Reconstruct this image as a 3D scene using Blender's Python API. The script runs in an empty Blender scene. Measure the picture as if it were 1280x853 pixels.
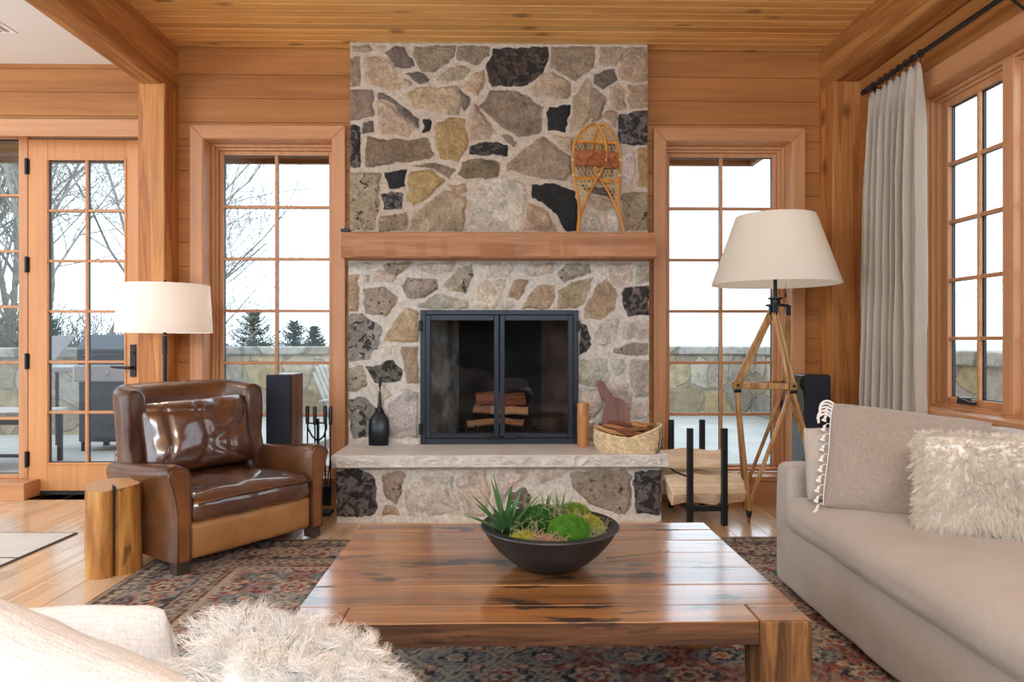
import bpy, bmesh, math, random
import numpy as np
from mathutils import Vector, Matrix, Euler, noise as mnoise

random.seed(7)
RNG = np.random.default_rng(11)
SC = bpy.context.scene
COL = SC.collection
PI = math.pi


# ------------------------------------------------------------------ helpers
class MB:
    """collects shapes and links them as one mesh object"""
    def __init__(self):
        self.v = []; self.f = []

    def add(self, vs, fs):
        b = len(self.v)
        self.v.extend([tuple(p) for p in vs])
        self.f.extend([tuple(b + i for i in f) for f in fs])
        return self

    def box(self, x0, x1, y0, y1, z0, z1, m=None):
        vs = [(x, y, z) for x in (x0, x1) for y in (y0, y1) for z in (z0, z1)]
        if m is not None:
            vs = [m @ Vector(p) for p in vs]
        return self.add(vs, [(0, 1, 3, 2), (4, 6, 7, 5), (0, 4, 5, 1), (2, 3, 7, 6), (0, 2, 6, 4), (1, 5, 7, 3)])

    def bar(self, p, q, w, d, up=(0, 0, 1)):
        """square bar between two points"""
        p = Vector(p); q = Vector(q); ax = (q - p).normalized()
        u = Vector(up)
        if abs(ax.dot(u)) > .98: u = Vector((1, 0, 0))
        s = ax.cross(u).normalized(); t = s.cross(ax).normalized()
        vs = []
        for c in (p, q):
            for a, b in ((-1, -1), (1, -1), (1, 1), (-1, 1)):
                vs.append(c + s * (a * w / 2) + t * (b * d / 2))
        return self.add(vs, [(3, 2, 1, 0), (4, 5, 6, 7), (0, 1, 5, 4), (1, 2, 6, 5), (2, 3, 7, 6), (3, 0, 4, 7)])

    def tube(self, pts, r, n=8, cap=True, flat=1.0):
        pts = [Vector(p) for p in pts]
        rs = r if isinstance(r, (list, tuple)) else [r] * len(pts)
        vs = []; prev = None
        for i, p in enumerate(pts):
            a = pts[max(0, i - 1)]; b = pts[min(len(pts) - 1, i + 1)]
            ax = (b - a)
            ax = ax.normalized() if ax.length > 1e-9 else Vector((0, 0, 1))
            if prev is None:
                u = Vector((0, 0, 1)) if abs(ax.z) < .9 else Vector((1, 0, 0))
                s = ax.cross(u).normalized()
            else:
                s = (prev - ax * prev.dot(ax))
                s = s.normalized() if s.length > 1e-6 else ax.orthogonal().normalized()
            prev = s; t = ax.cross(s)
            for k in range(n):
                a_ = 2 * PI * k / n
                vs.append(p + (s * math.cos(a_) + t * math.sin(a_) * flat) * rs[i])
        fs = []
        for i in range(len(pts) - 1):
            for k in range(n):
                fs.append((i * n + k, i * n + (k + 1) % n, (i + 1) * n + (k + 1) % n, (i + 1) * n + k))
        if cap:
            fs.append(tuple(range(n - 1, -1, -1)))
            fs.append(tuple((len(pts) - 1) * n + k for k in range(n)))
        return self.add(vs, fs)

    def lathe(self, prof, n=32, c=(0, 0, 0), cap=True):
        vs = []
        for r, z in prof:
            for k in range(n):
                a = 2 * PI * k / n
                vs.append((c[0] + r * math.cos(a), c[1] + r * math.sin(a), c[2] + z))
        fs = []
        for i in range(len(prof) - 1):
            for k in range(n):
                fs.append((i * n + k, i * n + (k + 1) % n, (i + 1) * n + (k + 1) % n, (i + 1) * n + k))
        if cap:
            fs.append(tuple(range(n - 1, -1, -1)))
            fs.append(tuple((len(prof) - 1) * n + k for k in range(n)))
        return self.add(vs, fs)

    def prism(self, poly, a0, a1, plane='xy', m=None):
        """extrude polygon; plane xy->z, xz->y, yz->x"""
        n = len(poly); vs = []
        for a in (a0, a1):
            for p, q in poly:
                v = (p, q, a) if plane == 'xy' else ((p, a, q) if plane == 'xz' else (a, p, q))
                vs.append(m @ Vector(v) if m is not None else v)
        fs = [tuple(range(n - 1, -1, -1)), tuple(range(n, 2 * n))]
        fs += [(i, (i + 1) % n, n + (i + 1) % n, n + i) for i in range(n)]
        return self.add(vs, fs)

    def build(self, name, mat, parent=None, smooth=False, bevel=0, seg=2, sub=0, recalc=True, angle=40):
        me = bpy.data.meshes.new(name)
        me.from_pydata(self.v, [], self.f)
        me.update()
        if recalc:
            bm = bmesh.new(); bm.from_mesh(me)
            bmesh.ops.recalc_face_normals(bm, faces=bm.faces)
            bm.to_mesh(me); bm.free()
        o = bpy.data.objects.new(name, me)
        COL.objects.link(o)
        if mat: me.materials.append(mat)
        if parent: o.parent = parent
        if bevel:
            md = o.modifiers.new('bevel', 'BEVEL'); md.width = bevel; md.segments = seg
            md.limit_method = 'ANGLE'; md.angle_limit = math.radians(35)
            try: md.harden_normals = False
            except Exception: pass
        if sub:
            md = o.modifiers.new('sub', 'SUBSURF'); md.levels = sub; md.render_levels = sub
        if smooth:
            for p in me.polygons: p.use_smooth = True
            if smooth == 'auto':
                try: me.set_sharp_from_angle(angle=math.radians(angle))
                except Exception: pass
        return o


def np_mesh(name, V, F, mat, parent=None, smooth=True):
    """fast mesh from arrays (quads)"""
    me = bpy.data.meshes.new(name)
    V = np.asarray(V, dtype=np.float32); F = np.asarray(F, dtype=np.int32)
    me.vertices.add(len(V)); me.vertices.foreach_set('co', V.ravel())
    k = F.shape[1]
    me.loops.add(F.size); me.loops.foreach_set('vertex_index', F.ravel())
    me.polygons.add(len(F))
    me.polygons.foreach_set('loop_start', np.arange(0, F.size, k, dtype=np.int32))
    me.polygons.foreach_set('loop_total', np.full(len(F), k, dtype=np.int32))
    me.polygons.foreach_set('use_smooth', np.full(len(F), smooth, dtype=bool))
    me.update(calc_edges=True); me.validate()
    o = bpy.data.objects.new(name, me); COL.objects.link(o)
    if mat: me.materials.append(mat)
    if parent: o.parent = parent
    return o


def tag(o, label=None, cat=None, group=None, kind=None):
    if label: o['label'] = label
    if cat: o['category'] = cat
    if group: o['group'] = group
    if kind: o['kind'] = kind
    return o


def thing(name, label, cat, loc=(0, 0, 0), rotz=0, group=None, kind=None):
    o = bpy.data.objects.new(name, None); COL.objects.link(o)
    o.empty_display_size = .1
    o.location = loc; o.rotation_euler = (0, 0, rotz)
    return tag(o, label, cat, group, kind)


def dup(root, loc=None, rotz=None, label=None, group=None):
    r = root.copy(); COL.objects.link(r)
    if loc is not None: r.location = loc
    if rotz is not None: r.rotation_euler = (0, 0, rotz)
    if label: r['label'] = label
    if group: r['group'] = group
    for ch in list(root.children):
        c = ch.copy(); COL.objects.link(c); c.parent = r
        for g in list(ch.children):
            d = g.copy(); COL.objects.link(d); d.parent = c
    return r


def frame_at(o, origin, xa, za):
    """put object o at origin with local x along xa and local z near za"""
    x = Vector(xa).normalized(); z = Vector(za); z = (z - x * z.dot(x)).normalized()
    y = z.cross(x)
    M = Matrix((x, y, z)).transposed().to_4x4(); M.translation = Vector(origin)
    o.matrix_world = M
    o.location = Vector(origin); o.rotation_euler = M.to_euler()
    return M


# value noise for arrays
def _hash(ix, iy, seed):
    n = (ix.astype(np.int64) * 374761393 + iy.astype(np.int64) * 668265263 + seed * 1442695041) & 0xffffffff
    n = ((n ^ (n >> 13)) * 1274126177) & 0xffffffff
    n = n ^ (n >> 16)
    return (n & 0xffff) / 65535.0


def vnoise(x, y, seed=0):
    x0 = np.floor(x); y0 = np.floor(y); fx = x - x0; fy = y - y0
    fx = fx * fx * (3 - 2 * fx); fy = fy * fy * (3 - 2 * fy)
    a = _hash(x0, y0, seed); b = _hash(x0 + 1, y0, seed); c = _hash(x0, y0 + 1, seed); d = _hash(x0 + 1, y0 + 1, seed)
    return (a * (1 - fx) + b * fx) * (1 - fy) + (c * (1 - fx) + d * fx) * fy


def fbm(x, y, seed=0, octv=4):
    s = np.zeros_like(x); amp = .5; tot = 0
    for k in range(octv):
        s = s + amp * vnoise(x * 2 ** k, y * 2 ** k, seed + k * 17); tot += amp; amp *= .5
    return s / tot


def nz(p, s=1.0, off=0.0):
    return mnoise.noise(Vector((p[0] * s + off, p[1] * s + off * 1.7, p[2] * s - off)))


# soft upholstered box
def soft_box(x0, x1, y0, y1, z0, z1, r=.05, n=14, crown=0.0, side=0.0, wr=0.0, ws=6.0, seed=0.0, droop=0.0):
    bm = bmesh.new()
    bmesh.ops.create_cube(bm, size=2)
    bmesh.ops.subdivide_edges(bm, edges=bm.edges[:], cuts=n, use_grid_fill=True)
    lo = Vector((x0, y0, z0)); hi = Vector((x1, y1, z1)); c = (lo + hi) / 2; hf = (hi - lo) / 2
    for v in bm.verts:
        p0 = v.co.copy()
        # denser sampling near the edges
        q = Vector([math.copysign(1 - (1 - abs(a)) ** 1.35, a) for a in p0])
        p = Vector((c[i] + q[i] * hf[i] for i in range(3)))
        inn = Vector((min(max(p[i], lo[i] + min(r, hf[i])), hi[i] - min(r, hf[i])) for i in range(3)))
        d = p - inn
        if d.length > 1e-7:
            m = max(abs(d[0]), abs(d[1]), abs(d[2]))
            p = inn + d.normalized() * min(m, r)
        u = [(p[i] - c[i]) / hf[i] for i in range(3)]
        k = [max(0, 1 - a * a) for a in u]
        if crown and u[2] > 0: p.z += crown * k[0] ** .6 * k[1] ** .6 * max(0, u[2])
        if side:
            p.x += side * math.copysign(1, u[0]) * abs(u[0]) ** 3 * k[1] ** .5 * k[2] ** .5
            p.y += side * math.copysign(1, u[1]) * abs(u[1]) ** 3 * k[0] ** .5 * k[2] ** .5
        if wr:
            nn = (p - c); nn = Vector((nn[i] / hf[i] ** 2 for i in range(3))).normalized()
            w = nz(p, ws, seed) + .5 * nz(p, ws * 2.3, seed + 4)
            p += nn * w * wr
        v.co = p
    vs = [v.co.copy() for v in bm.verts]; bm.verts.index_update()
    fs = [tuple(v.index for v in f.verts) for f in bm.faces]
    bm.free()
    return vs, fs


# cushion with pinched seam
def pillow_pt(u, v, s, w, h, t, pin=.07, ex=2.4):
    rc = 1 - .055 * (u * v) ** 4
    x = w / 2 * u * (1 - pin * (1 - v * v)) * rc; z = h / 2 * v * (1 - pin * (1 - u * u)) * rc
    y = s * t / 2 * (max(0, 1 - abs(u) ** ex) * max(0, 1 - abs(v) ** ex)) ** .5
    return Vector((x, y, z))


def pillow(w, h, t, n=26, pin=.07, wr=.004, ws=9, seed=0., ex=2.4, crease=0.0):
    vs = []; fs = []; idx = {}
    g = [math.sin(PI / 2 * (2 * i / n - 1)) for i in range(n + 1)]
    for s in (-1, 1):
        for i in range(n + 1):
            for j in range(n + 1):
                edge = i in (0, n) or j in (0, n)
                if edge and s == 1: idx[(s, i, j)] = idx[(-1, i, j)]; continue
                p = pillow_pt(g[i], g[j], s, w, h, t, pin, ex)
                fo = ((1 - g[i] ** 2) * (1 - g[j] ** 2)) ** .35
                q = Vector((p.x, s * .3, p.z))
                dn = nz(q, ws, seed) + .5 * nz(q, ws * 2.1, seed + 9)
                if crease:
                    a = abs(nz(Vector((p.x * 1.0, s, p.z * .55)), ws * 1.1, seed + 3))
                    dn_c = -max(0, .16 - a) / .16
                    b = abs(nz(Vector((p.x * .5 + p.z * .6, s, p.z * 1.1)), ws * .9, seed + 31))
                    dn_c -= .8 * max(0, .12 - b) / .12
                    p.y += s * crease * dn_c * min(1, fo * 1.3)
                p.y += s * wr * dn * (.3 + fo)
                if edge: p += Vector((nz(q, 14, seed + 5), 0, nz(q, 14, seed + 7))) * wr * .8
                idx[(s, i, j)] = len(vs); vs.append(p)
    for s in (-1, 1):
        for i in range(n):
            for j in range(n):
                q = (idx[(s, i, j)], idx[(s, i + 1, j)], idx[(s, i + 1, j + 1)], idx[(s, i, j + 1)])
                fs.append(q if s == -1 else q[::-1])
    return vs, fs


def strands(roots, normals, length, rad, segs=5, curl=.3, gravity=.3, clump=None, seed=3, freq=2.0, spread=.5):
    """tapered hairs as 3-sided tubes; arrays in, arrays out"""
    g = np.random.default_rng(seed); n = len(roots)
    L = length * g.uniform(.6, 1.15, n)
    d = normals + g.normal(0, spread, (n, 3)); d /= np.linalg.norm(d, axis=1)[:, None]
    ph = g.uniform(0, 6.28, n); fr = freq * g.uniform(.7, 1.3, n)
    a = np.cross(d, np.array([.3, .5, .8])); a /= np.linalg.norm(a, axis=1)[:, None] + 1e-9
    b = np.cross(d, a)
    P = np.zeros((n, segs + 1, 3))
    for k in range(segs + 1):
        t = k / segs
        base = roots + d * (L * t)[:, None]
        base = base + np.array([0, 0, -1.0]) * (gravity * L * t * t)[:, None]
        ang = ph + fr * 2 * PI * t
        amp = curl * L * .18 * t ** .8
        base = base + a * (np.cos(ang) * amp)[:, None] + b * (np.sin(ang) * amp)[:, None]
        P[:, k] = base
    if clump:
        ng = max(2, int(n / clump)); gi = g.choice(n, ng, replace=False)
        R = roots[gi]
        near = np.zeros(n, int)
        for s in range(0, n, 2000):
            dd = ((roots[s:s + 2000, None, :] - R[None]) ** 2).sum(-1); near[s:s + 2000] = gi[dd.argmin(1)]
        for k in range(segs + 1):
            w = .82 * (k / segs) ** .7
            P[:, k] = P[:, k] * (1 - w) + P[near, k] * w
    V = np.zeros((n, segs + 1, 3, 3))
    for k in range(segs + 1):
        r = rad * (1 - .85 * (k / segs) ** 1.5)
        for m in range(3):
            an = 2 * PI * m / 3
            V[:, k, m] = P[:, k] + (a * math.cos(an) + b * math.sin(an)) * r
    base = (np.arange(n) * (segs + 1) * 3)[:, None]
    F = []
    for k in range(segs):
        for m in range(3):
            m2 = (m + 1) % 3
            F.append(np.stack([base[:, 0] + k * 3 + m, base[:, 0] + k * 3 + m2, base[:, 0] + (k + 1) * 3 + m2, base[:, 0] + (k + 1) * 3 + m], 1))
    return V.reshape(-1, 3), np.concatenate(F)


def fur_on_pillow(w, h, t, n, seed, sides=(-1,), edge=.25, pin=.05):
    g = np.random.default_rng(seed); R = []; N = []
    for i in range(n):
        s = random.choice(sides)
        u = g.uniform(-1, 1); v = g.uniform(-1, 1)
        if g.uniform() < edge:
            if g.uniform() < .5: u = math.copysign(g.uniform(.93, 1), u)
            else: v = math.copysign(g.uniform(.93, 1), v)
        p = pillow_pt(u, v, s, w, h, t, pin)
        e = .01
        pu = pillow_pt(max(-1, u - e), v, s, w, h, t, pin) - pillow_pt(min(1, u + e), v, s, w, h, t, pin)
        pv = pillow_pt(u, max(-1, v - e), s, w, h, t, pin) - pillow_pt(u, min(1, v + e), s, w, h, t, pin)
        nn = pu.cross(pv); nn = nn.normalized() if nn.length > 1e-9 else Vector((u, s * .3, v)).normalized()
        if nn.y * s < 0: nn = -nn
        nn = (nn + Vector((u ** 5, 0, v ** 5)) * 1.0).normalized()
        R.append(p); N.append(nn)
    return np.array(R), np.array(N)


# ---------------------------------------------------------------- materials
def nd(nt, typ, ins=None, **props):
    n = nt.nodes.new(typ)
    for k, v in props.items(): setattr(n, k, v)
    for k, v in (ins or {}).items():
        sock = n.inputs[k]
        if isinstance(v, bpy.types.NodeSocket): nt.links.new(v, sock)
        else: sock.default_value = v
    return n


def rgb(c): return (c[0], c[1], c[2], 1)


def s2l(r, g, b):
    f = lambda c: (c / 255 / 12.92) if c / 255 <= .04045 else ((c / 255 + .055) / 1.055) ** 2.4
    return (f(r), f(g), f(b))


def mat_new(name):
    m = bpy.data.materials.new(name); m.use_nodes = True
    nt = m.node_tree; b = nt.nodes['Principled BSDF']
    return m, nt, b


def plain(name, c, rough=.5, metal=0.0, bump=0.0, bs=60, var=0.0, vs=8, spec=.5, sheen=0, trans=0):
    m, nt, b = mat_new(name)
    b.inputs['Base Color'].default_value = rgb(c); b.inputs['Roughness'].default_value = rough
    b.inputs['Metallic'].default_value = metal
    b.inputs['Specular IOR Level'].default_value = spec
    if sheen: b.inputs['Sheen Weight'].default_value = sheen
    tc = nd(nt, 'ShaderNodeTexCoord')
    if var:
        n = nd(nt, 'ShaderNodeTexNoise', {'Vector': tc.outputs['Object'], 'Scale': vs, 'Detail': 5.0})
        mr = nd(nt, 'ShaderNodeMapRange', {'Value': n.outputs['Fac'], 'From Min': .3, 'From Max': .7, 'To Min': 1 - var, 'To Max': 1 + var})
        mx = nd(nt, 'ShaderNodeVectorMath', {0: c, 'Scale': mr.outputs['Result']}, operation='SCALE')
        nt.links.new(mx.outputs['Vector'], b.inputs['Base Color'])
    if bump:
        n = nd(nt, 'ShaderNodeTexNoise', {'Vector': tc.outputs['Object'], 'Scale': bs, 'Detail': 4.0})
        bp = nd(nt, 'ShaderNodeBump', {'Height': n.outputs['Fac'], 'Strength': bump, 'Distance': .01})
        nt.links.new(bp.outputs['Normal'], b.inputs['Normal'])
    return m


def wood(name, cl, cd, axis='X', freq=22., stretch=.06, rough=.42, island=.22, bump=.08, knots=0.0, gouge=0.0, spec=.4, contrast=(.35, .68), hue=.0, waves=0.0, coat=0.0, fine=.45, gth=.60, coat_ior=1.5):
    m, nt, b = mat_new(name)
    tc = nd(nt, 'ShaderNodeTexCoord'); geo = nd(nt, 'ShaderNodeNewGeometry')
    off = nd(nt, 'ShaderNodeVectorMath', {0: (37., 53., 71.), 'Scale': geo.outputs['Random Per Island']}, operation='SCALE')
    pos = nd(nt, 'ShaderNodeVectorMath', {0: tc.outputs['Object'], 1: off.outputs['Vector']}, operation='ADD')
    sc = [freq] * 3; sc['XYZ'.index(axis)] = freq * stretch
    mp = nd(nt, 'ShaderNodeMapping', {'Vector': pos.outputs['Vector'], 'Scale': tuple(sc)})
    n1 = nd(nt, 'ShaderNodeTexNoise', {'Vector': mp.outputs['Vector'], 'Scale': 1.0, 'Detail': 6.0, 'Distortion': .5, 'Roughness': .55})
    mp2 = nd(nt, 'ShaderNodeVectorMath', {0: mp.outputs['Vector'], 1: (6., 6., 6.)}, operation='MULTIPLY')
    n2 = nd(nt, 'ShaderNodeTexNoise', {'Vector': mp2.outputs['Vector'], 'Scale': 1.0, 'Detail': 3.0})
    fac = n1.outputs['Fac']
    if waves:
        wv = nd(nt, 'ShaderNodeMath', {0: n1.outputs['Fac'], 1: 38.0}, operation='MULTIPLY')
        sn = nd(nt, 'ShaderNodeMath', {0: wv.outputs[0]}, operation='SINE')
        ad = nd(nt, 'ShaderNodeMath', {0: sn.outputs[0], 1: waves, 2: fac}, operation='MULTIPLY_ADD')
        fac = ad.outputs[0]
    a2 = nd(nt, 'ShaderNodeMath', {0: n2.outputs['Fac'], 1: fine, 2: fac}, operation='MULTIPLY_ADD')
    sb = nd(nt, 'ShaderNodeMath', {0: a2.outputs[0], 1: fine / 2}, operation='SUBTRACT')
    mr = nd(nt, 'ShaderNodeMapRange', {'Value': sb.outputs[0], 'From Min': contrast[0], 'From Max': contrast[1]})
    mx = nd(nt, 'ShaderNodeMix', {'Factor': mr.outputs['Result'], 'A': rgb(cd), 'B': rgb(cl)}, data_type='RGBA')
    mx.inputs[6].default_value = rgb(cd); mx.inputs[7].default_value = rgb(cl)
    out = mx.outputs[2]
    iv = nd(nt, 'ShaderNodeMapRange', {'Value': geo.outputs['Random Per Island'], 'To Min': 1 - island, 'To Max': 1 + island})
    hs = nd(nt, 'ShaderNodeHueSaturation', {'Color': out, 'Value': iv.outputs['Result']})
    if hue:
        r2 = nd(nt, 'ShaderNodeMath', {0: geo.outputs['Random Per Island'], 1: 7.31}, operation='MULTIPLY')
        r3 = nd(nt, 'ShaderNodeMath', {0: r2.outputs[0]}, operation='FRACT')
        hv = nd(nt, 'ShaderNodeMapRange', {'Value': r3.outputs[0], 'To Min': .5 - hue, 'To Max': .5 + hue})
        nt.links.new(hv.outputs['Result'], hs.inputs['Hue'])
    out = hs.outputs['Color']
    if knots:
        ks = [knots] * 3; ks['XYZ'.index(axis)] = knots * .55
        mk = nd(nt, 'ShaderNodeMapping', {'Vector': pos.outputs['Vector'], 'Scale': tuple(ks)})
        vo = nd(nt, 'ShaderNodeTexVoronoi', {'Vector': mk.outputs['Vector'], 'Scale': 1.0})
        kr = nd(nt, 'ShaderNodeMapRange', {'Value': vo.outputs['Distance'], 'From Min': .09, 'From Max': .19, 'To Min': .72, 'To Max': 0.0})
        km = nd(nt, 'ShaderNodeMix', data_type='RGBA')
        nt.links.new(kr.outputs['Result'], km.inputs[0]); nt.links.new(out, km.inputs[6])
        km.inputs[7].default_value = rgb([c * .35 for c in cd]); out = km.outputs[2]
    if gouge:
        gs = [9.0] * 3; gs['XYZ'.index(axis)] = 2.6
        mg = nd(nt, 'ShaderNodeMapping', {'Vector': pos.outputs['Vector'], 'Scale': tuple(gs)})
        ng = nd(nt, 'ShaderNodeTexNoise', {'Vector': mg.outputs['Vector'], 'Scale': 1.6, 'Detail': 8.0, 'Roughness': .62})
        gr = nd(nt, 'ShaderNodeMapRange', {'Value': ng.outputs['Fac'], 'From Min': gth, 'From Max': gth + .035, 'To Min': 0., 'To Max': gouge})
        gm = nd(nt, 'ShaderNodeMix', data_type='RGBA')
        nt.links.new(gr.outputs['Result'], gm.inputs[0]); nt.links.new(out, gm.inputs[6])
        gm.inputs[7].default_value = rgb((.018, .011, .008)); out = gm.outputs[2]
    nt.links.new(out, b.inputs['Base Color'])
    b.inputs['Specular IOR Level'].default_value = spec
    b.inputs['Coat Weight'].default_value = coat; b.inputs['Coat Roughness'].default_value = .13; b.inputs['Coat IOR'].default_value = coat_ior
    rr = nd(nt, 'ShaderNodeMapRange', {'Value': n1.outputs['Fac'], 'To Min': rough + .1, 'To Max': rough - .1})
    nt.links.new(rr.outputs['Result'], b.inputs['Roughness'])
    if bump:
        bp = nd(nt, 'ShaderNodeBump', {'Height': sb.outputs[0], 'Strength': bump, 'Distance': .01})
        nt.links.new(bp.outputs['Normal'], b.inputs['Normal'])
    return m


def linen(name, c, var=.08, rough=.9, weave=420., bump=.25, slub=.12, wrinkle=0.0):
    m, nt, b = mat_new(name)
    tc = nd(nt, 'ShaderNodeTexCoord')
    hs = []
    for sx in ((weave * .08, weave, weave), (weave, weave, weave * .08)):
        mp = nd(nt, 'ShaderNodeMapping', {'Vector': tc.outputs['Object'], 'Scale': sx})
        n = nd(nt, 'ShaderNodeTexNoise', {'Vector': mp.outputs['Vector'], 'Scale': 1.0, 'Detail': 2.0})
        hs.append(n.outputs['Fac'])
    ad = nd(nt, 'ShaderNodeMath', {0: hs[0], 1: hs[1]}, operation='ADD')
    big = nd(nt, 'ShaderNodeTexNoise', {'Vector': tc.outputs['Object'], 'Scale': 5.0, 'Detail': 4.0})
    f = nd(nt, 'ShaderNodeMapRange', {'Value': ad.outputs[0], 'From Min': .7, 'From Max': 1.3, 'To Min': 1 - slub, 'To Max': 1 + slub})
    f2 = nd(nt, 'ShaderNodeMapRange', {'Value': big.outputs['Fac'], 'From Min': .3, 'From Max': .7, 'To Min': 1 - var, 'To Max': 1 + var})
    mu = nd(nt, 'ShaderNodeMath', {0: f.outputs['Result'], 1: f2.outputs['Result']}, operation='MULTIPLY')
    mx = nd(nt, 'ShaderNodeVectorMath', {0: c, 'Scale': mu.outputs[0]}, operation='SCALE')
    nt.links.new(mx.outputs['Vector'], b.inputs['Base Color'])
    b.inputs['Roughness'].default_value = rough; b.inputs['Specular IOR Level'].default_value = .2
    b.inputs['Sheen Weight'].default_value = .2
    hgt = ad.outputs[0]
    if wrinkle:
        wn = nd(nt, 'ShaderNodeTexNoise', {'Vector': tc.outputs['Object'], 'Scale': 16.0, 'Detail': 4.0, 'Distortion': 1.5})
        w2 = nd(nt, 'ShaderNodeMath', {0: wn.outputs['Fac'], 1: wrinkle * 40, 2: hgt}, operation='MULTIPLY_ADD'); hgt = w2.outputs[0]
    bp = nd(nt, 'ShaderNodeBump', {'Height': hgt, 'Strength': bump, 'Distance': .003})
    nt.links.new(bp.outputs['Normal'], b.inputs['Normal'])
    return m


def leather(name, c, c2, rough=.32, crease=.25, coat=.25):
    m, nt, b = mat_new(name)
    tc = nd(nt, 'ShaderNodeTexCoord')
    n = nd(nt, 'ShaderNodeTexNoise', {'Vector': tc.outputs['Object'], 'Scale': 5.0, 'Detail': 6.0, 'Roughness': .6})
    mr = nd(nt, 'ShaderNodeMapRange', {'Value': n.outputs['Fac'], 'From Min': .35, 'From Max': .7})
    mx = nd(nt, 'ShaderNodeMix', data_type='RGBA'); nt.links.new(mr.outputs['Result'], mx.inputs[0])
    mx.inputs[6].default_value = rgb(c); mx.inputs[7].default_value = rgb(c2)
    nt.links.new(mx.outputs[2], b.inputs['Base Color'])
    b.inputs['Coat Weight'].default_value = coat; b.inputs['Coat Roughness'].default_value = .14; b.inputs['Coat IOR'].default_value = 1.5 + .4 * coat
    vo = nd(nt, 'ShaderNodeTexVoronoi', {'Vector': tc.outputs['Object'], 'Scale': 320.0}, feature='DISTANCE_TO_EDGE')
    n2 = nd(nt, 'ShaderNodeTexNoise', {'Vector': tc.outputs['Object'], 'Scale': 22.0, 'Detail': 5.0, 'Distortion': 1.2})
    s = nd(nt, 'ShaderNodeMath', {0: n2.outputs['Fac'], 1: 2.5, 2: vo.outputs['Distance']}, operation='MULTIPLY_ADD')
    bp = nd(nt, 'ShaderNodeBump', {'Height': s.outputs[0], 'Strength': crease, 'Distance': .004})
    nt.links.new(bp.outputs['Normal'], b.inputs['Normal'])
    rr = nd(nt, 'ShaderNodeMapRange', {'Value': n2.outputs['Fac'], 'To Min': rough - .08, 'To Max': rough + .12})
    nt.links.new(rr.outputs['Result'], b.inputs['Roughness'])
    return m


def glassy(name, tint=(1, 1, 1), ior=1.45, dens=0.0, rough=0.0):
    """thin pane: clear straight through, mirror by angle"""
    m = bpy.data.materials.new(name); m.use_nodes = True; nt = m.node_tree; nt.nodes.clear()
    ge = nd(nt, 'ShaderNodeNewGeometry'); io = nd(nt, 'ShaderNodeMapRange', {'Value': ge.outputs['Backfacing'], 'To Min': ior, 'To Max': 1.0})
    fr = nd(nt, 'ShaderNodeFresnel', {'IOR': io.outputs['Result']})
    tr = nd(nt, 'ShaderNodeBsdfTransparent', {'Color': rgb(tint)})
    gl = nd(nt, 'ShaderNodeBsdfGlossy', {'Color': (1, 1, 1, 1), 'Roughness': rough})
    mx = nd(nt, 'ShaderNodeMixShader', {0: fr.outputs[0], 1: tr.outputs[0], 2: gl.outputs[0]})
    o = nd(nt, 'ShaderNodeOutputMaterial', {'Surface': mx.outputs[0]})
    return m


def attr_mat(name, rough=.85, bump=.3, bs=70., mult=(.72, 1.28), ns=26.):
    """colour from the mesh's own colour attribute plus mottling"""
    m, nt, b = mat_new(name)
    at = nd(nt, 'ShaderNodeAttribute', attribute_name='Col')
    tc = nd(nt, 'ShaderNodeTexCoord')
    n = nd(nt, 'ShaderNodeTexNoise', {'Vector': tc.outputs['Object'], 'Scale': ns, 'Detail': 6.0, 'Roughness': .65})
    f = nd(nt, 'ShaderNodeMapRange', {'Value': n.outputs['Fac'], 'From Min': .3, 'From Max': .7, 'To Min': mult[0], 'To Max': mult[1]})
    mx = nd(nt, 'ShaderNodeVectorMath', {0: at.outputs['Color'], 'Scale': f.outputs['Result']}, operation='SCALE')
    nt.links.new(mx.outputs['Vector'], b.inputs['Base Color'])
    b.inputs['Roughness'].default_value = rough; b.inputs['Specular IOR Level'].default_value = .25
    n2 = nd(nt, 'ShaderNodeTexNoise', {'Vector': tc.outputs['Object'], 'Scale': bs, 'Detail': 5.0})
    bp = nd(nt, 'ShaderNodeBump', {'Height': n2.outputs['Fac'], 'Strength': bump, 'Distance': .01})
    nt.links.new(bp.outputs['Normal'], b.inputs['Normal'])
    return m


# timber and cloth used through the room
M_WALL = wood('cedar_boards', s2l(180, 122, 66), s2l(146, 90, 44), 'X', 12, .05, .5, .10, .03, contrast=(.22, .80))
M_WALLY = wood('cedar_boards_along', s2l(180, 122, 66), s2l(146, 90, 44), 'Y', 12, .05, .5, .10, .03, contrast=(.22, .80))
M_CEIL = wood('fir_ceiling_boards', s2l(234, 186, 116), s2l(200, 142, 76), 'X', 20, .04, .45, .15, .04, knots=5.0, contrast=(.28, .76))
M_BEAM = wood('timber_beam', s2l(190, 134, 76), s2l(146, 90, 44), 'Y', 13, .05, .5, .03, .08, knots=3.6, waves=.12, contrast=(.28, .76))
M_POST = wood('timber_post', s2l(198, 136, 74), s2l(156, 94, 46), 'Z', 13, .05, .5, .05, .08, knots=4.6, waves=.13, contrast=(.28, .76))
M_CASX = wood('fir_trim_x', s2l(206, 154, 112), s2l(184, 128, 86), 'X', 26, .03, .4, .06, .02, contrast=(.25, .8))
M_CASZ = wood('fir_trim_z', s2l(206, 154, 112), s2l(184, 128, 86), 'Z', 26, .03, .4, .06, .02, contrast=(.25, .8))
M_CASY = wood('fir_trim_y', s2l(206, 154, 112), s2l(184, 128, 86), 'Y', 26, .03, .4, .06, .02, contrast=(.25, .8))
M_DOOR = wood('fir_door', s2l(214, 156, 102), s2l(196, 132, 80), 'Z', 26, .03, .4, .05, .02, contrast=(.25, .8))
M_FLOOR = wood('oak_floor', s2l(230, 200, 164), s2l(202, 164, 122), 'Y', 14, .06, .32, .14, .05, waves=.05, coat=.8)
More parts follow.
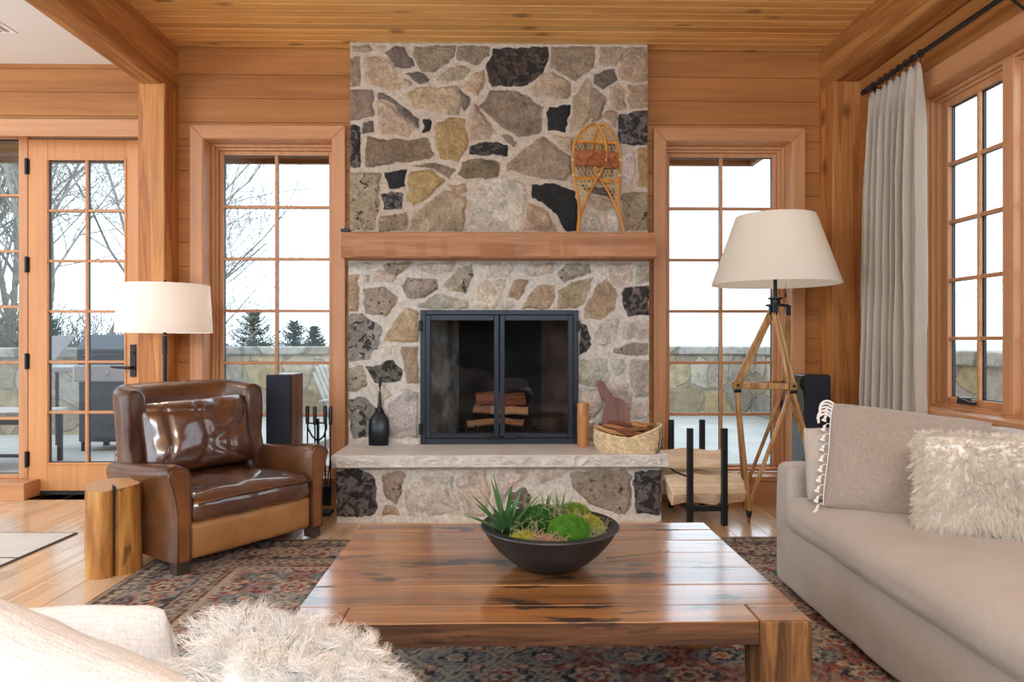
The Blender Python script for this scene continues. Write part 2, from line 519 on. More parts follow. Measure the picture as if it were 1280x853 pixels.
M_GLASS = glassy('window_glass', (.97, .985, .98), 1.4)
M_BLACK = plain('black_metal', (.012, .013, .015), .42, .3, .05, 90)
M_DARKSTRIP = plain('dark_glazing_strip', (.02, .022, .028), .5)
M_WHITE = plain('white_paint', (.80, .79, .77), .85, bump=.05, bs=140)
UPPER_STONES="""t -963,2970 -844,2978 -813,2956 -840,2929 -949,2933
t -804,2974 -732,2979 -759,2935 -804,2942
g -967,2897 -898,2901 -902,2711 -967,2706
t -867,2898 -786,2906 -695,2875 -626,2712 -668,2681 -867,2738
d -741,2930 -677,2972 -614,2967 -550,2853 -583,2831 -668,2827
g -554,2967 -282,2975 -296,2906 -423,2810 -505,2813 -559,2904
g -274,2969 -60,2976 -69,2907 -151,2856 -278,2887
B -42,2958 309,2974 305,2873 268,2800 177,2723 -51,2716 -78,2771 -93,2834 -51,2907
g 332,2974 625,2976 606,2848 488,2756 396,2801 323,2846
t 649,2976 854,2978 780,2895 744,2858 652,2854
t 771,2877 854,2969 958,2979 958,2754 872,2746 771,2776
d -608,2794 -532,2817 -451,2759 -505,2722 -541,2740
t -623,2767 -559,2731 -587,2713 -623,2731
t -405,2759 -333,2833 -260,2848 -196,2824 -233,2764 -351,2741
t -220,2724 -169,2806 -105,2820 -100,2725 -142,2655 -205,2697
t 186,2699 277,2800 341,2815 460,2738 442,2646 268,2632
g -967,2679 -822,2693 -813,2520 -967,2487
t -786,2630 -732,2612 -550,2458 -596,2391 -777,2412
d -789,2675 -750,2670 -523,2504 -532,2431 -554,2471 -728,2621 -786,2637
t -614,2658 -532,2704 -278,2715 -251,2615 -260,2527 -387,2541 -568,2585
d -269,2706 -205,2651 -187,2597 -233,2557 -253,2633
g -133,2588 -60,2685 122,2681 277,2591 265,2426 122,2389 13,2452
t -196,2369 -202,2542 -160,2615 -23,2416 -78,2379
y -414,2477 -333,2509 -220,2506 -209,2324 -278,2223 -387,2250 -427,2386
d -882,2475 -813,2484 -813,2415 -882,2411
b -496,2495 -460,2513 -441,2486 -451,2428 -492,2422
b 309,2582 451,2597 424,2427 305,2432
t 478,2647 570,2775 606,2730 597,2529 542,2464 451,2418
g 601,2720 689,2639 652,2511 605,2492
d 612,2803 744,2836 757,2749 661,2702 616,2739
t 716,2712 780,2745 813,2694 808,2581 735,2566 711,2639
t 832,2731 962,2736 962,2586 835,2576
t 661,2529 707,2566 758,2551 758,2456 707,2493
s 768,2544 962,2564 962,2339 872,2347 768,2351
s -967,2465 -898,2456 -903,2193 -967,2189
h -862,2384 -695,2367 -469,2377 -423,2268 -460,2246 -867,2190
w -196,2324 -114,2361 -23,2357 50,2325 40,2270 -23,2266 -196,2284
g 4,2407 77,2389 113,2344 95,2325 31,2365
g 40,2216 268,2399 460,2254 466,2163 424,2108 250,2129 40,2179
h -269,2141 -242,2233 -114,2255 4,2219 -14,2133 -205,2114
t 332,2399 469,2391 466,2272 396,2327
m -967,2157 -768,2148 -777,1976 -813,1785 -967,1785
b -746,2158 -605,2180 -614,2067 -713,2049
s -759,2012 -695,2034 -623,2022 -623,1931 -750,1918
m -777,1867 -605,1900 -596,1786 -786,1780
y -578,2167 -441,2177 -351,2105 -441,2013 -550,1937 -596,1977 -590,2086
h -572,2202 -423,2221 -287,2181 -323,2123 -432,2186
t -333,2078 -223,2087 -220,2032 -269,2010 -323,2041
t -568,1868 -360,2041 -214,1996 -223,1905 -238,1781 -578,1780
p -178,2087 -42,2115 159,2110 168,1979 132,1788 -196,1785
b 204,2080 341,2089 478,2044 506,1944 497,1798 433,1783 360,1889 268,1971 204,1998
t 186,1961 287,1925 369,1783 150,1782
d 506,2081 744,2054 744,1981 579,2036
t 570,2017 744,1972 762,1945 671,1908 561,1953
p 520,1889 634,1908 680,1784 520,1783
p 698,1904 771,1923 777,1784 707,1784
p 771,2310 872,2320 881,2183 854,2055 777,2128
y 894,2320 962,2330 962,2074 898,2073
m 790,2027 962,2041 962,1788 795,1784
t 488,2345 744,2347 735,2127 506,2108"""
LOWER_STONES="""p -976,1568 -812,1575 -781,1548 -853,1527 -976,1537
q -760,1562 -565,1575 -606,1528 -678,1480 -730,1507
p -534,1569 -277,1580 -308,1518 -401,1493 -483,1517 -545,1538
q -637,1425 -596,1486 -411,1466 -401,1404 -483,1353 -586,1342
t -982,1496 -914,1500 -910,1260 -982,1253
p -879,1496 -836,1500 -836,1445 -877,1445
p -822,1455 -791,1538 -668,1476 -689,1445
q -883,1404 -740,1418 -652,1352 -678,1291 -740,1233 -873,1249
q -380,1415 -277,1528 -174,1570 -178,1487 -216,1378 -319,1398
p -133,1570 73,1576 84,1518 42,1487 -112,1477
l -545,1301 -421,1363 -370,1373 -216,1332 -205,1279 -504,1278
p -164,1394 -133,1446 53,1473 1,1353 -30,1279 -170,1279
t 53,1395 94,1467 187,1461 156,1395 115,1337 53,1357
p 156,1560 352,1571 342,1498 197,1488 156,1519
q 363,1498 425,1565 580,1571 586,1519 466,1467 414,1453
t 187,1364 259,1440 363,1426 359,1354 321,1279 135,1279 156,1312
t 373,1279 383,1395 466,1447 607,1482 549,1333 497,1279
p 611,1561 860,1578 865,1468 767,1406 684,1478
l 885,1561 966,1566 966,1448 885,1447
t 539,1281 632,1437 694,1468 761,1375 746,1282 653,1209 559,1219
s 794,1406 881,1420 966,1421 966,1240 819,1230 794,1313
S -982,1233 -894,1239 -760,1157 -791,1023 -853,945 -982,941
t -744,1081 -668,1219 -596,1280 -526,1260 -526,1064 -740,1064
p -771,1033 -668,1033 -672,982 -771,982
t -637,1033 -526,1033 -526,796 -596,797 -623,920
q -982,900 -883,910 -857,797 -914,745 -982,746
s -859,900 -689,941 -631,879 -647,817 -812,797
p -822,776 -740,797 -699,714 -760,653
S -982,694 -873,704 -795,632 -791,468 -955,443
l -719,653 -606,759 -526,735 -526,446 -719,447 -734,570
s 516,1184 559,1178 586,1085 570,1002 516,981
p 615,1178 736,1230 773,1209 757,1085 674,1023 615,1064
p 794,1193 966,1199 966,1085 798,1081
q 746,1023 902,1064 966,1054 966,981 819,977 736,992
l 516,950 694,961 705,837 674,774 549,775 516,795
l 725,950 798,957 823,909 798,857 746,841 725,899
l 850,940 966,950 966,712 881,712 840,816
l 516,764 663,754 674,650 611,568 516,557
p 684,754 829,795 865,702 840,588 694,588
p 877,691 966,695 966,567 871,567
t 518,526 611,547 615,412 516,413
p 1,1312 53,1320 98,1308 94,1279 1,1279"""
BASE_STONES="""s -964,296 -852,311 -749,277 -718,202 -731,70 -759,42 -960,38
q -693,277 -609,305 -553,286 -590,182 -609,107 -675,145
t -675,98 -609,89 -600,42 -693,42
p -553,220 -459,276 -313,272 -294,144 -234,40 -534,41 -562,126
l -302,275 -268,275 -279,172 -230,68 -257,68 -287,181
p -257,256 -215,294 -84,293 -56,180 -84,39 -206,40 -249,162
p -37,284 142,302 176,274 48,189 1,39 -46,49
d 48,171 142,208 189,142 142,67 48,105
p 195,274 397,307 359,273 236,217
q 416,292 747,306 784,272 769,102 747,36 538,103 425,216
s 794,290 959,305 959,35 803,45"""


# ------------------------------------------------------------------ the room
# x to the right along the fireplace wall, y away from the camera, z up (metres)
YW = 4.52          # fireplace wall
YD = 4.64          # wall that holds the garden door
XR = 2.307         # wall that holds the side windows
ZC = 2.997         # boarded ceiling
ZL = 2.933         # plaster ceiling over the door side
YBACK = -3.2


def struct(o, label, cat='wall'):
    return tag(o, label, cat, kind='structure')


def split_rows(a0, a1, z0, z1, pitch, openings, phase=0.0):
    """rows of boards with rectangular openings cut out: yields (a0,a1,z0,z1)"""
    zs = [z0]; z = z0 + pitch - phase
    while z < z1 - .02: zs.append(z); z += pitch
    zs.append(z1)
    for o in openings:
        for q in (o[2], o[3]):
            if z0 < q < z1: zs.append(q)
    zs = sorted(set(round(q, 4) for q in zs))
    for b, t in zip(zs[:-1], zs[1:]):
        if t - b < .004: continue
        cur = [(a0, a1)]
        for o in openings:
            if o[2] < (b + t) / 2 < o[3]:
                nx = []
                for p, q in cur:
                    if o[1] <= p or o[0] >= q: nx.append((p, q)); continue
                    if o[0] > p: nx.append((p, o[0]))
                    if o[1] < q: nx.append((o[1], q))
                cur = nx
        for p, q in cur:
            if q - p > .003: yield p, q, b, t


# floor: wide oak boards running away from the camera
mb = MB(); x = -7.4; rr = random.Random(3)
while x < XR:
    w = .185; y = YBACK - rr.uniform(0, 1.5)
    while y < 4.9:
        L = rr.uniform(1.6, 2.6)
        y1 = min(y + L, 4.9)
        xa, xb = x + .0007, min(x + w, XR + .1) - .0007
        if y1 > YBACK: mb.box(xa, xb, max(y, YBACK) + .0007, y1 - .0007, -.03, 0)
        y += L
    x += w
floor = struct(mb.build('floor', M_FLOOR, bevel=.0016, seg=1), 'pale honey oak floor of wide boards', 'floor')
mb = MB(); mb.box(-7.4, XR + .1, YBACK, 4.9, -.12, -.026)
struct(mb.build('subfloor', plain('subfloor', (.05, .03, .02), .9)), 'dark underlay below the oak floor boards', 'floor')

# boarded ceiling
mb = MB(); y = YBACK
while y < YW + .1:
    mb.box(-2.2, 2.25, y + .0025, y + .0775, ZC, ZC + .02); y += .08
struct(mb.build('ceiling', M_CEIL, bevel=.004, seg=1), 'ceiling of narrow knotty fir boards', 'ceiling')
mb = MB(); mb.box(-2.25, 2.6, YBACK, 5.0, ZC + .012, ZC + .1)
struct(mb.build('ceiling_deck', M_CEIL), 'solid deck above the ceiling boards', 'ceiling')
mb = MB(); mb.box(-7.4, -2.2, YBACK, 5.0, ZL, ZL + .1)
struct(mb.build('ceiling_plaster', M_WHITE), 'smooth white plaster ceiling beside the timber beam', 'ceiling')

# fireplace wall
W1 = (-1.944, -1.10, .162, 2.40); W2 = (1.10, 1.944, .162, 2.40)
mb = MB()
for sx in (-1, 1):
    lim = (-2.12, -.98) if sx < 0 else (.972, 2.14)
    for a, b, z0, z1 in split_rows(lim[0], lim[1], 0, ZC, .158, [W1, W2], .02):
        mb.box(a, b, YW, YW + .02, z0 + .0008, z1 - .0008)
struct(mb.build('wall_back', M_WALL, bevel=.0022, seg=1), 'cedar boarded wall either side of the stone fireplace')
mb = MB()
for a, b, z0, z1 in split_rows(-2.3, 2.5, -.05, ZC + .05, 9, [W1, W2, (-.54, .54, .38, 1.29)]):
    mb.box(a, b, YW + .012, YW + .2, z0, z1)
struct(mb.build('wall_back_core', M_WALL), 'solid core of the boarded fireplace wall')

# garden door wall
DOOR = (-4.12, -2.27, 0.0, 2.50)
mb = MB()
for a, b, z0, z1 in split_rows(-7.4, -2.15, 0, ZL + .1, .158, [(-4.14, -2.1, .09, 2.52), (-3.22, -2.1, -.01, .2)], .1):
    mb.box(a, b, YD, YD + .02, z0 + .0008, z1 - .0008)
struct(mb.build('wall_left', M_WALL, bevel=.0022, seg=1), 'cedar boarded wall above the glazed garden door')
mb = MB()
for a, b, z0, z1 in split_rows(-7.4, -2.3, -.05, ZL + .15, 9, [(-4.14, -2.29, .09, 2.52), (-3.22, -2.29, .0, .2)]):
    mb.box(a, b, YD + .012, YD + .2, z0, z1)
struct(mb.build('wall_left_core', M_WALL), 'solid core of the garden door wall')

# side window wall
WR = (1.60, 3.764, .70, 2.417)
mb = MB()
for a, b, z0, z1 in split_rows(YBACK, YW + .1, 0, ZC, .158, [WR], .06):
    mb.box(XR, XR + .02, a, b, z0 + .0008, z1 - .0008)
struct(mb.build('wall_right', M_WALLY, bevel=.0022, seg=1), 'cedar boarded wall around the side windows')
mb = MB()
for a, b, z0, z1 in split_rows(YBACK, YW + .3, -.05, ZC + .05, 9, [WR]):
    mb.box(XR + .012, XR + .2, a, b, z0, z1)
struct(mb.build('wall_right_core', M_WALLY), 'solid core of the side window wall')

# dark panel added unseen behind the camera for the fireplace glass to reflect
mb = MB()
for a, b, z0, z1 in split_rows(-1.6, 1.6, 0, 1.72, .158, [], .06): mb.box(a, b, YBACK - .02, YBACK, z0 + .0008, z1 - .0008)
mb.box(-1.6, 1.6, YBACK - .12, YBACK - .015, -.05, 1.72)
struct(mb.build('reflection_panel', plain('reflection_charcoal', (.035, .037, .045), .8), bevel=.002, seg=1), 'added low charcoal boarded panel behind the camera, reflected in the fireplace glass')

# posts and beams
mb = MB(); mb.box(-2.281, -2.111, 4.338, YD + .2, 0, 2.70)
struct(mb.build('trim_1', M_POST, bevel=.008, smooth='auto'), 'square knotty timber post beside the garden door', 'post')
mb = MB(); mb.box(-2.281, -2.111, YBACK, YW + .1, 2.69, 3.09)
struct(mb.build('trim_2', M_BEAM, bevel=.032, seg=3, smooth='auto'), 'heavy timber beam between plaster and boarded ceilings', 'beam')
mb = MB(); mb.box(2.131, XR + .01, 4.335, YW + .05, 0, 2.74)
struct(mb.build('trim_3', M_POST, bevel=.008, smooth='auto'), 'square knotty timber post in the corner behind the curtain', 'post')
mb = MB(); mb.box(2.131, XR + .01, YBACK, YW + .05, 2.735, 3.09)
struct(mb.build('trim_4', M_BEAM, bevel=.03, seg=3, smooth='auto'), 'heavy timber beam above the curtain rod', 'beam')


def ring(mb, x0, x1, z0, z1, wl, wr, wb, wt, y0, y1):
    """rectangular frame in the x-z plane"""
    mb.box(x0, x0 + wl, y0, y1, z0, z1); mb.box(x1 - wr, x1, y0, y1, z0, z1)
    if wb: mb.box(x0 + wl, x1 - wr, y0, y1, z0, z0 + wb)
    if wt: mb.box(x0 + wl, x1 - wr, y0, y1, z1 - wt, z1)


def casing(x0, x1, z0, z1, w, y0, y1, parent):
    """mitred casing, sides and head"""
    mb = MB()
    mb.prism([(x0 - w, z0), (x0, z0), (x0, z1), (x0 - w, z1 + w)], y0, y1, 'xz')
    mb.prism([(x1, z0), (x1 + w, z0), (x1 + w, z1 + w), (x1, z1)], y0, y1, 'xz')
    mb.build('casing', M_CASZ, parent, bevel=.006, seg=2)
    mb = MB(); mb.prism([(x0, z1), (x1, z1), (x1 + w, z1 + w), (x0 - w, z1 + w)], y0, y1, 'xz')
    mb.build('head_casing', M_CASX, parent, bevel=.006, seg=2)


def glazing(x0, x1, z0, z1, cols, rows, y, parent, bar=.02, spacer=True):
    mb = MB(); mb.box(x0 - .004, x1 + .004, y - .003, y + .003, z0 - .004, z1 + .004)
    mb.build('pane', M_GLASS, parent)
    mb = MB(); dk = MB()
    for i in range(1, cols):
        xx = x0 + (x1 - x0) * i / cols
        mb.box(xx - bar / 2, xx + bar / 2, y - .022, y - .004, z0, z1)
        dk.box(xx - bar / 2 + .002, xx + bar / 2 - .002, y + .004, y + .018, z0, z1)
    for i in range(1, rows):
        zz = z0 + (z1 - z0) * i / rows
        for k in range(cols):
            xa = x0 + (x1 - x0) * k / cols + (bar / 2 if k else 0); xb = x0 + (x1 - x0) * (k + 1) / cols - (bar / 2 if k < cols - 1 else 0)
            mb.box(xa, xb, y - .02, y - .004, zz - bar / 2, zz + bar / 2)
        dk.box(x0, x1, y + .004, y + .018, zz - bar / 2 + .002, zz + bar / 2 - .002)
    mb.build('glazing_bars', M_CASX, parent, bevel=.003, seg=1)
    # dark rubber line around the glass
    ring(dk, x0 - .003, x1 + .003, z0 - .003, z1 + .003, .008, .008, .008, .008, y - .001, y + .016)
    dk.build('glazing_seal', M_DARKSTRIP, parent)


def back_window(name, W, label, hinge):
    x0, x1, z0, z1 = W
    t = thing(name, label, 'window', ((x0 + x1) / 2, YW, z0), kind='structure')
    ox = (x0 + x1) / 2
    a, b = x0 - ox, x1 - ox; h = z1 - z0
    casing(a, b, 0, h, .085, -.024, 0, t)
    mb = MB(); ring(mb, a, b, 0, h, .004, .004, 0, .004, -.018, .2)      # jamb lining
    mb.build('jamb', M_CASZ, t, bevel=.001, seg=1)
    # stepped frame
    mb = MB()
    ring(mb, a + .004, b - .004, .02, h - .004, .02, .02, .02, .02, .10, .2)
    ring(mb, a + .022, b - .022, .022, h - .022, .018, .018, .016, .018, .125, .2)
    mb.build('window_frame', M_CASZ, t, bevel=.003, seg=1)
    mb = MB(); ring(mb, a + .038, b - .038, .03, h - .038, .028, .028, .024, .028, .15, .19)
    mb.build('sash', M_CASZ, t, bevel=.005, seg=2)
    glazing(a + .064, b - .064, .051, h - .064, 2, 6, .172, t)
    mb = MB(); mb.box(a - .10, b + .10, -.05, .12, -.018, .012)
    mb.build('window_sill', M_CASX, t, bevel=.004, seg=2)
    mb = MB(); mb.box(a - .085, b + .085, -.022, 0, -.162, -.018)
    mb.build('apron', M_CASX, t, bevel=.003, seg=1)
    mb = MB(); mb.box(hinge * (b - .03) - .006, hinge * (b - .03) + .006, .085, .1, .42, .52)
    mb.build('latch', M_BLACK, t, bevel=.002, seg=1)
    return t


back_window('window_1', W1, 'tall gridded fir window beside the leather armchair', -1)
back_window('window_2', W2, 'tall gridded fir window behind the tripod lamp', 1)

# side windows: four sashes in one opening, built along y (local x = -y)
t = thing('window_3', 'wide gridded fir window behind the sofa with crank handle', 'window', (XR, 3.764, .70), rotz=-PI / 2, kind='structure')
Wd = 3.764 - 1.60; Hh = 2.417 - .70
casing(0, Wd, 0, Hh, .10, -.022, 0, t)
mb = MB(); ring(mb, 0, Wd, 0, Hh, .004, .004, 0, .004, -.018, .2)
mb.build('jamb', M_CASZ, t, bevel=.001, seg=1)
mb = MB()
ring(mb, .004, Wd - .004, .004, Hh - .004, .02, .02, .02, .02, .085, .2)
ring(mb, .022, Wd - .022, .022, Hh - .022, .02, .02, .014, .018, .105, .2)
for k in range(1, 4):
    xx = .075 + k * .54 - .02
    mb.box(xx - .036, xx + .036, .08, .2, .022, Hh - .022)
mb.build('window_frame', M_CASZ, t, bevel=.003, seg=1)
for k in range(4):
    xa = .104 + k * .54; xb = xa + .46 if k < 3 else Wd - .10
    mb = MB(); ring(mb, xa - .045, xb + .045, .034, Hh - .036, .045, .045, .035, .04, .12, .165)
    mb.build('sash', M_CASZ, t, bevel=.005, seg=2)
    glazing(xa, xb, .069, Hh - .076, 2, 5, .145, t)
mb = MB(); mb.box(-.12, Wd + .12, -.05, .09, -.016, .012)
mb.build('window_sill', M_CASY, t, bevel=.004, seg=2)
mb = MB(); mb.box(-.10, Wd + .10, -.02, 0, -.13, -.016)
mb.build('apron', M_CASY, t, bevel=.003, seg=1)
mb = MB(); mb.box(.24, .36, .075, .10, .045, .062); mb.box(.26, .335, .068, .09, .055, .08)
mb.tube([(.27, .066, .075), (.30, .055, .07), (.345, .056, .062), (.365, .062, .056)], [.008, .011, .009, .007], 8)
mb.build('crank_handle', plain('crank_metal', (.03, .035, .04), .35, .5), t, bevel=.004, smooth='auto')

# door alcove: sidelight, door, header
t = thing('window_4', 'gridded fir sidelight fixed next to the garden door', 'window', (-3.73, 4.82, .115), kind='structure')
mb = MB(); ring(mb, -.40, .455, 0, 2.40, .062, .062, .03, .04, -.03, .05)
mb.build('window_frame', M_CASZ, t, bevel=.005, seg=2)
glazing(-.338, .393, .03, 2.355, 2, 6, 0, t)
mb = MB(); mb.box(-.62, .54, -.19, .03, -.02, 0)
mb.build('window_sill', M_CASX, t, bevel=.002, seg=1)
mb = MB(); mb.box(-4.16, -2.2, YD - .022, YD, 2.447, 2.556); mb.box(-4.16, -2.2, YD - .03, YD, 2.440, 2.452)
mb.box(-4.16, -2.2, YD - .004, YD + .2, 2.49, 2.52)
struct(mb.build('trim_5', M_CASX, bevel=.004, seg=2), 'fir head casing across the garden door and sidelight', 'trim')
mb = MB(); mb.box(-2.472, -2.27, 4.80, 4.86, 0, 2.5); mb.box(-2.31, -2.27, YD - .02, 4.84, 0, 2.5)
struct(mb.build('trim_6', M_CASZ, bevel=.003, seg=1), 'fir door jamb against the timber post', 'trim')
mb = MB(); mb.box(-7.4, -3.19, YD - .008, 4.85, 0, .095)
struct(mb.build('baseboard_left', M_CASX, bevel=.003, seg=1), 'low fir plinth under the sidelight', 'baseboard')

t = thing('door_1', 'glazed fir garden door with black lever handle', 'door', (-2.875, 4.82, 0), kind='structure')
a, b = -.40, .40; ga, gb = -.267, .265
mb = MB(); ring(mb, a, b, .028, 2.47, ga - a, b - gb, .194, .141, -.024, .026)
mb.build('door_leaf', M_DOOR, t, bevel=.003, seg=1)
mb = MB(); ring(mb, ga - .012, gb + .012, .21, 2.341, .014, .014, .014, .014, -.03, -.02)
mb.build('glazing_bead', M_DOOR, t, bevel=.002, seg=1)
glazing(ga, gb, .222, 2.329, 2, 6, 0, t)
mb = MB(); mb.box(a, b + .2, -.03, .05, 0, .026)
mb.build('threshold', plain('dark_threshold', (.012, .01, .009), .6), t, bevel=.003, seg=1)
for zz in (.25, .93, 1.60, 2.28):
    mb = MB(); mb.tube([(a - .004, -.036, zz - .055), (a - .004, -.036, zz + .055)], .011, 10)
    mb.box(a - .012, a + .012, -.032, -.02, zz - .05, zz + .05)
    mb.build('hinge', M_BLACK, t, smooth='auto')
h = MB(); h.box(.305, .345, -.034, -.024, .82, 1.045); hb = h.build('handle_plate', M_BLACK, t, bevel=.003, seg=2)
mb = MB(); mb.tube([(.325, -.034, .885), (.325, -.08, .885)], .010, 10); mb.tube([(.33, -.078, .885), (.25, -.082, .888), (.20, -.076, .892)], [.010, .009, .007], 10)
mb.tube([(.325, -.03, .985), (.325, -.042, .985)], .013, 12)
mb.build('lever', M_BLACK, hb, smooth='auto')
# small printed sticker at the bottom corner of the glass
st = MB(); st.box(.188, .262, -.0075, -.004, .226, .305); so = st.build('sticker', plain('sticker_paper', (.62, .60, .58), .5), t)
mk = MB()
for q in ((.196, .204, .262, .292), (.204, .216, .28, .292), (.214, .222, .262, .29), (.228, .234, .262, .292), (.234, .246, .284, .292), (.243, .25, .262, .288)):
    mk.box(q[0], q[1], -.0085, -.0074, q[2], q[3])
mk.build('printed_mark', plain('sticker_ink', (.09, .01, .03), .5), so)
mk = MB(); mk.box(.194, .254, -.0085, -.0074, .244, .249); mk.box(.194, .24, -.0085, -.0074, .234, .2375)
ring(mk, .188, .262, .226, .305, .004, .004, .004, .004, -.0085, -.0074)
mk.build('printed_line', plain('sticker_grey', (.08, .08, .09), .5), so)

# slim air vent in the plaster ceiling
t = thing('ceiling_vent', 'slim air vent set in the white plaster ceiling', 'vent', (-3.07, 3.86, ZL))
mb = MB(); mb.box(-.16, .155, -.32, -.302, -.004, 0); mb.box(-.16, .155, .302, .32, -.004, 0); mb.box(-.16, -.145, -.302, .302, -.004, 0); mb.box(.14, .155, -.302, .302, -.004, 0)
mb.build('frame', M_WHITE, t, bevel=.001, seg=1)
mb = MB()
for k in range(7): mb.box(-.145 + k * .04, -.125 + k * .04, -.302, .302, -.003, -.001)
mb.build('slats', plain('vent_grey', (.35, .33, .32), .6), t)


# --------------------------------------------------------------- fireplace
SCOL = {k: s2l(*v) for k, v in dict(t=(186, 164, 138), g=(156, 138, 118), d=(118, 106, 98), b=(46, 45, 48), B=(92, 78, 66), s=(120, 114, 110),
        y=(184, 154, 110), h=(142, 126, 104), p=(218, 207, 192), m=(172, 156, 130), w=(92, 86, 82), q=(178, 164, 146), l=(200, 194, 184), S=(158, 152, 144)).items()}
SPECK = dict(B=.75, s=.8, m=.45, w=.85, q=.4, S=.6, b=.1, l=.12, g=.12, h=.15)
SIGN = dict(b=0)


def parse(txt):
    out = []
    for ln in txt.strip().split('\n'):
        p = ln.split(); out.append((p[0], np.array([[int(c) / 1000 for c in w.split(',')] for w in p[1:]])))
    return out


def poly_sdf(P, X, Z):
    """signed distance, positive inside"""
    n = len(P); d = np.full(X.shape, 1e9); ins = np.zeros(X.shape, bool)
    for i in range(n):
        a = P[i]; b = P[(i + 1) % n]; e = b - a
        wx = X - a[0]; wz = Z - a[1]
        t = np.clip((wx * e[0] + wz * e[1]) / (e @ e + 1e-12), 0, 1)
        d = np.minimum(d, (wx - t * e[0]) ** 2 + (wz - t * e[1]) ** 2)
        c = ((a[1] > Z) != (b[1] > Z)) & (X < (b[0] - a[0]) * (Z - a[1]) / (b[1] - a[1] + 1e-12) + a[0])
        ins ^= c
    return np.where(ins, 1, -1) * np.sqrt(d)


def stone_face(name, x0, x1, z0, z1, y, depth, stones, parent, mat, hole=None, res=.0062, seed=1, relief=.016, rough=.015):
    nx = int((x1 - x0) / res) + 1; nzz = int((z1 - z0) / res) + 1
    xs = np.linspace(x0, x1, nx); zs = np.linspace(z0, z1, nzz)
    X, Z = np.meshgrid(xs, zs, indexing='ij')
    # ragged outlines
    Xq = X + (fbm(X * 22, Z * 22, seed, 3) - .5) * .030; Zq = Z + (fbm(X * 22 + 9, Z * 22 + 4, seed + 5, 3) - .5) * .030
    best = np.full(X.shape, -1e9); idx = np.zeros(X.shape, int)
    for k, (kind, P) in enumerate(stones):
        d = poly_sdf(P, Xq, Zq); m = d > best
        best[m] = d[m]; idx[m] = k
    D = best + .002
    cols = np.array([SCOL[k] for k, _ in stones]); spk = np.array([SPECK.get(k, .06) for k, _ in stones])
    rj = np.random.default_rng(seed + 3); cols = cols * rj.uniform(.88, 1.12, (len(stones), 1)) * rj.uniform(.96, 1.04, (len(stones), 3))
    tilt = rj.normal(0, .05, (len(stones), 2)); cen = np.array([P.mean(0) for _, P in stones])
    up = np.clip(D / .020, 0, 1); up = up * up * (3 - 2 * up)
    body = relief + rough * (fbm(X * 7 + idx * 3.7, Z * 7 + idx * 1.9, seed + 20, 5) - .5) * 2.0
    rid = np.abs(fbm(X * 15 + idx * 5, Z * 15, seed + 40, 4) - .5) * 2
    body = body + rough * .9 * (.35 - rid) + tilt[idx, 0] * (X - cen[idx, 0]) * .5 + tilt[idx, 1] * (Z - cen[idx, 1]) * .5
    mort = .006 + .006 * (fbm(X * 30, Z * 30, seed + 60, 3) - .5) + .003 * fbm(X * 5, Z * 5, seed + 61, 2)
    H = mort * (1 - up) + np.maximum(body, .003) * up
    Y = y - H
    V = np.stack([X, Y, Z], -1).reshape(-1, 3)
    ii = np.arange(nx * nzz).reshape(nx, nzz)
    q = np.stack([ii[:-1, :-1], ii[1:, :-1], ii[1:, 1:], ii[:-1, 1:]], -1)
    keep = np.ones(q.shape[:2], bool)
    if hole:
        cx = (X[:-1, :-1] + X[1:, 1:]) / 2; cz = (Z[:-1, :-1] + Z[1:, 1:]) / 2
        keep = ~((cx > hole[0]) & (cx < hole[1]) & (cz > hole[2]) & (cz < hole[3]))
    F = q[keep].reshape(-1, 4)
    # returns at both sides, top and bottom
    nV = len(V); extra = []; ef = []
    def skirt(line):
        nonlocal nV
        L = len(line); b = V[line].copy(); b[:, 1] = y + depth
        extra.append(b); j = np.arange(L - 1)
        ef.append(np.stack([line[j], line[j + 1], nV + j + 1, nV + j], 1)); nV += L
    skirt(ii[0, :]); skirt(ii[-1, :]); skirt(ii[:, 0]); skirt(ii[:, -1])
    V2 = np.concatenate([V] + extra); F2 = np.concatenate([F] + ef)
    o = np_mesh(name, V2, F2, mat, parent)
    me = o.data
    col = np.zeros((len(V2), 4), np.float32); msk = np.zeros(len(V2), np.float32)
    col[:nx * nzz, :3] = cols[idx].reshape(-1, 3); col[:nx * nzz, 3] = spk[idx].ravel(); msk[:nx * nzz] = (np.clip(D, -.03, .03) / .06 + .5).ravel()
    p = nx * nzz
    for line in (ii[0, :], ii[-1, :], ii[:, 0], ii[:, -1]):
        col[p:p + len(line)] = col[line]; msk[p:p + len(line)] = msk[line]; p += len(line)
    a = me.color_attributes.new('Col', 'FLOAT_COLOR', 'POINT'); a.data.foreach_set('color', col.ravel())
    a = me.attributes.new('mask', 'FLOAT', 'POINT'); a.data.foreach_set('value', msk)
    a = me.attributes.new('speck', 'FLOAT', 'POINT'); a.data.foreach_set('value', col[:, 3].copy())
    return o


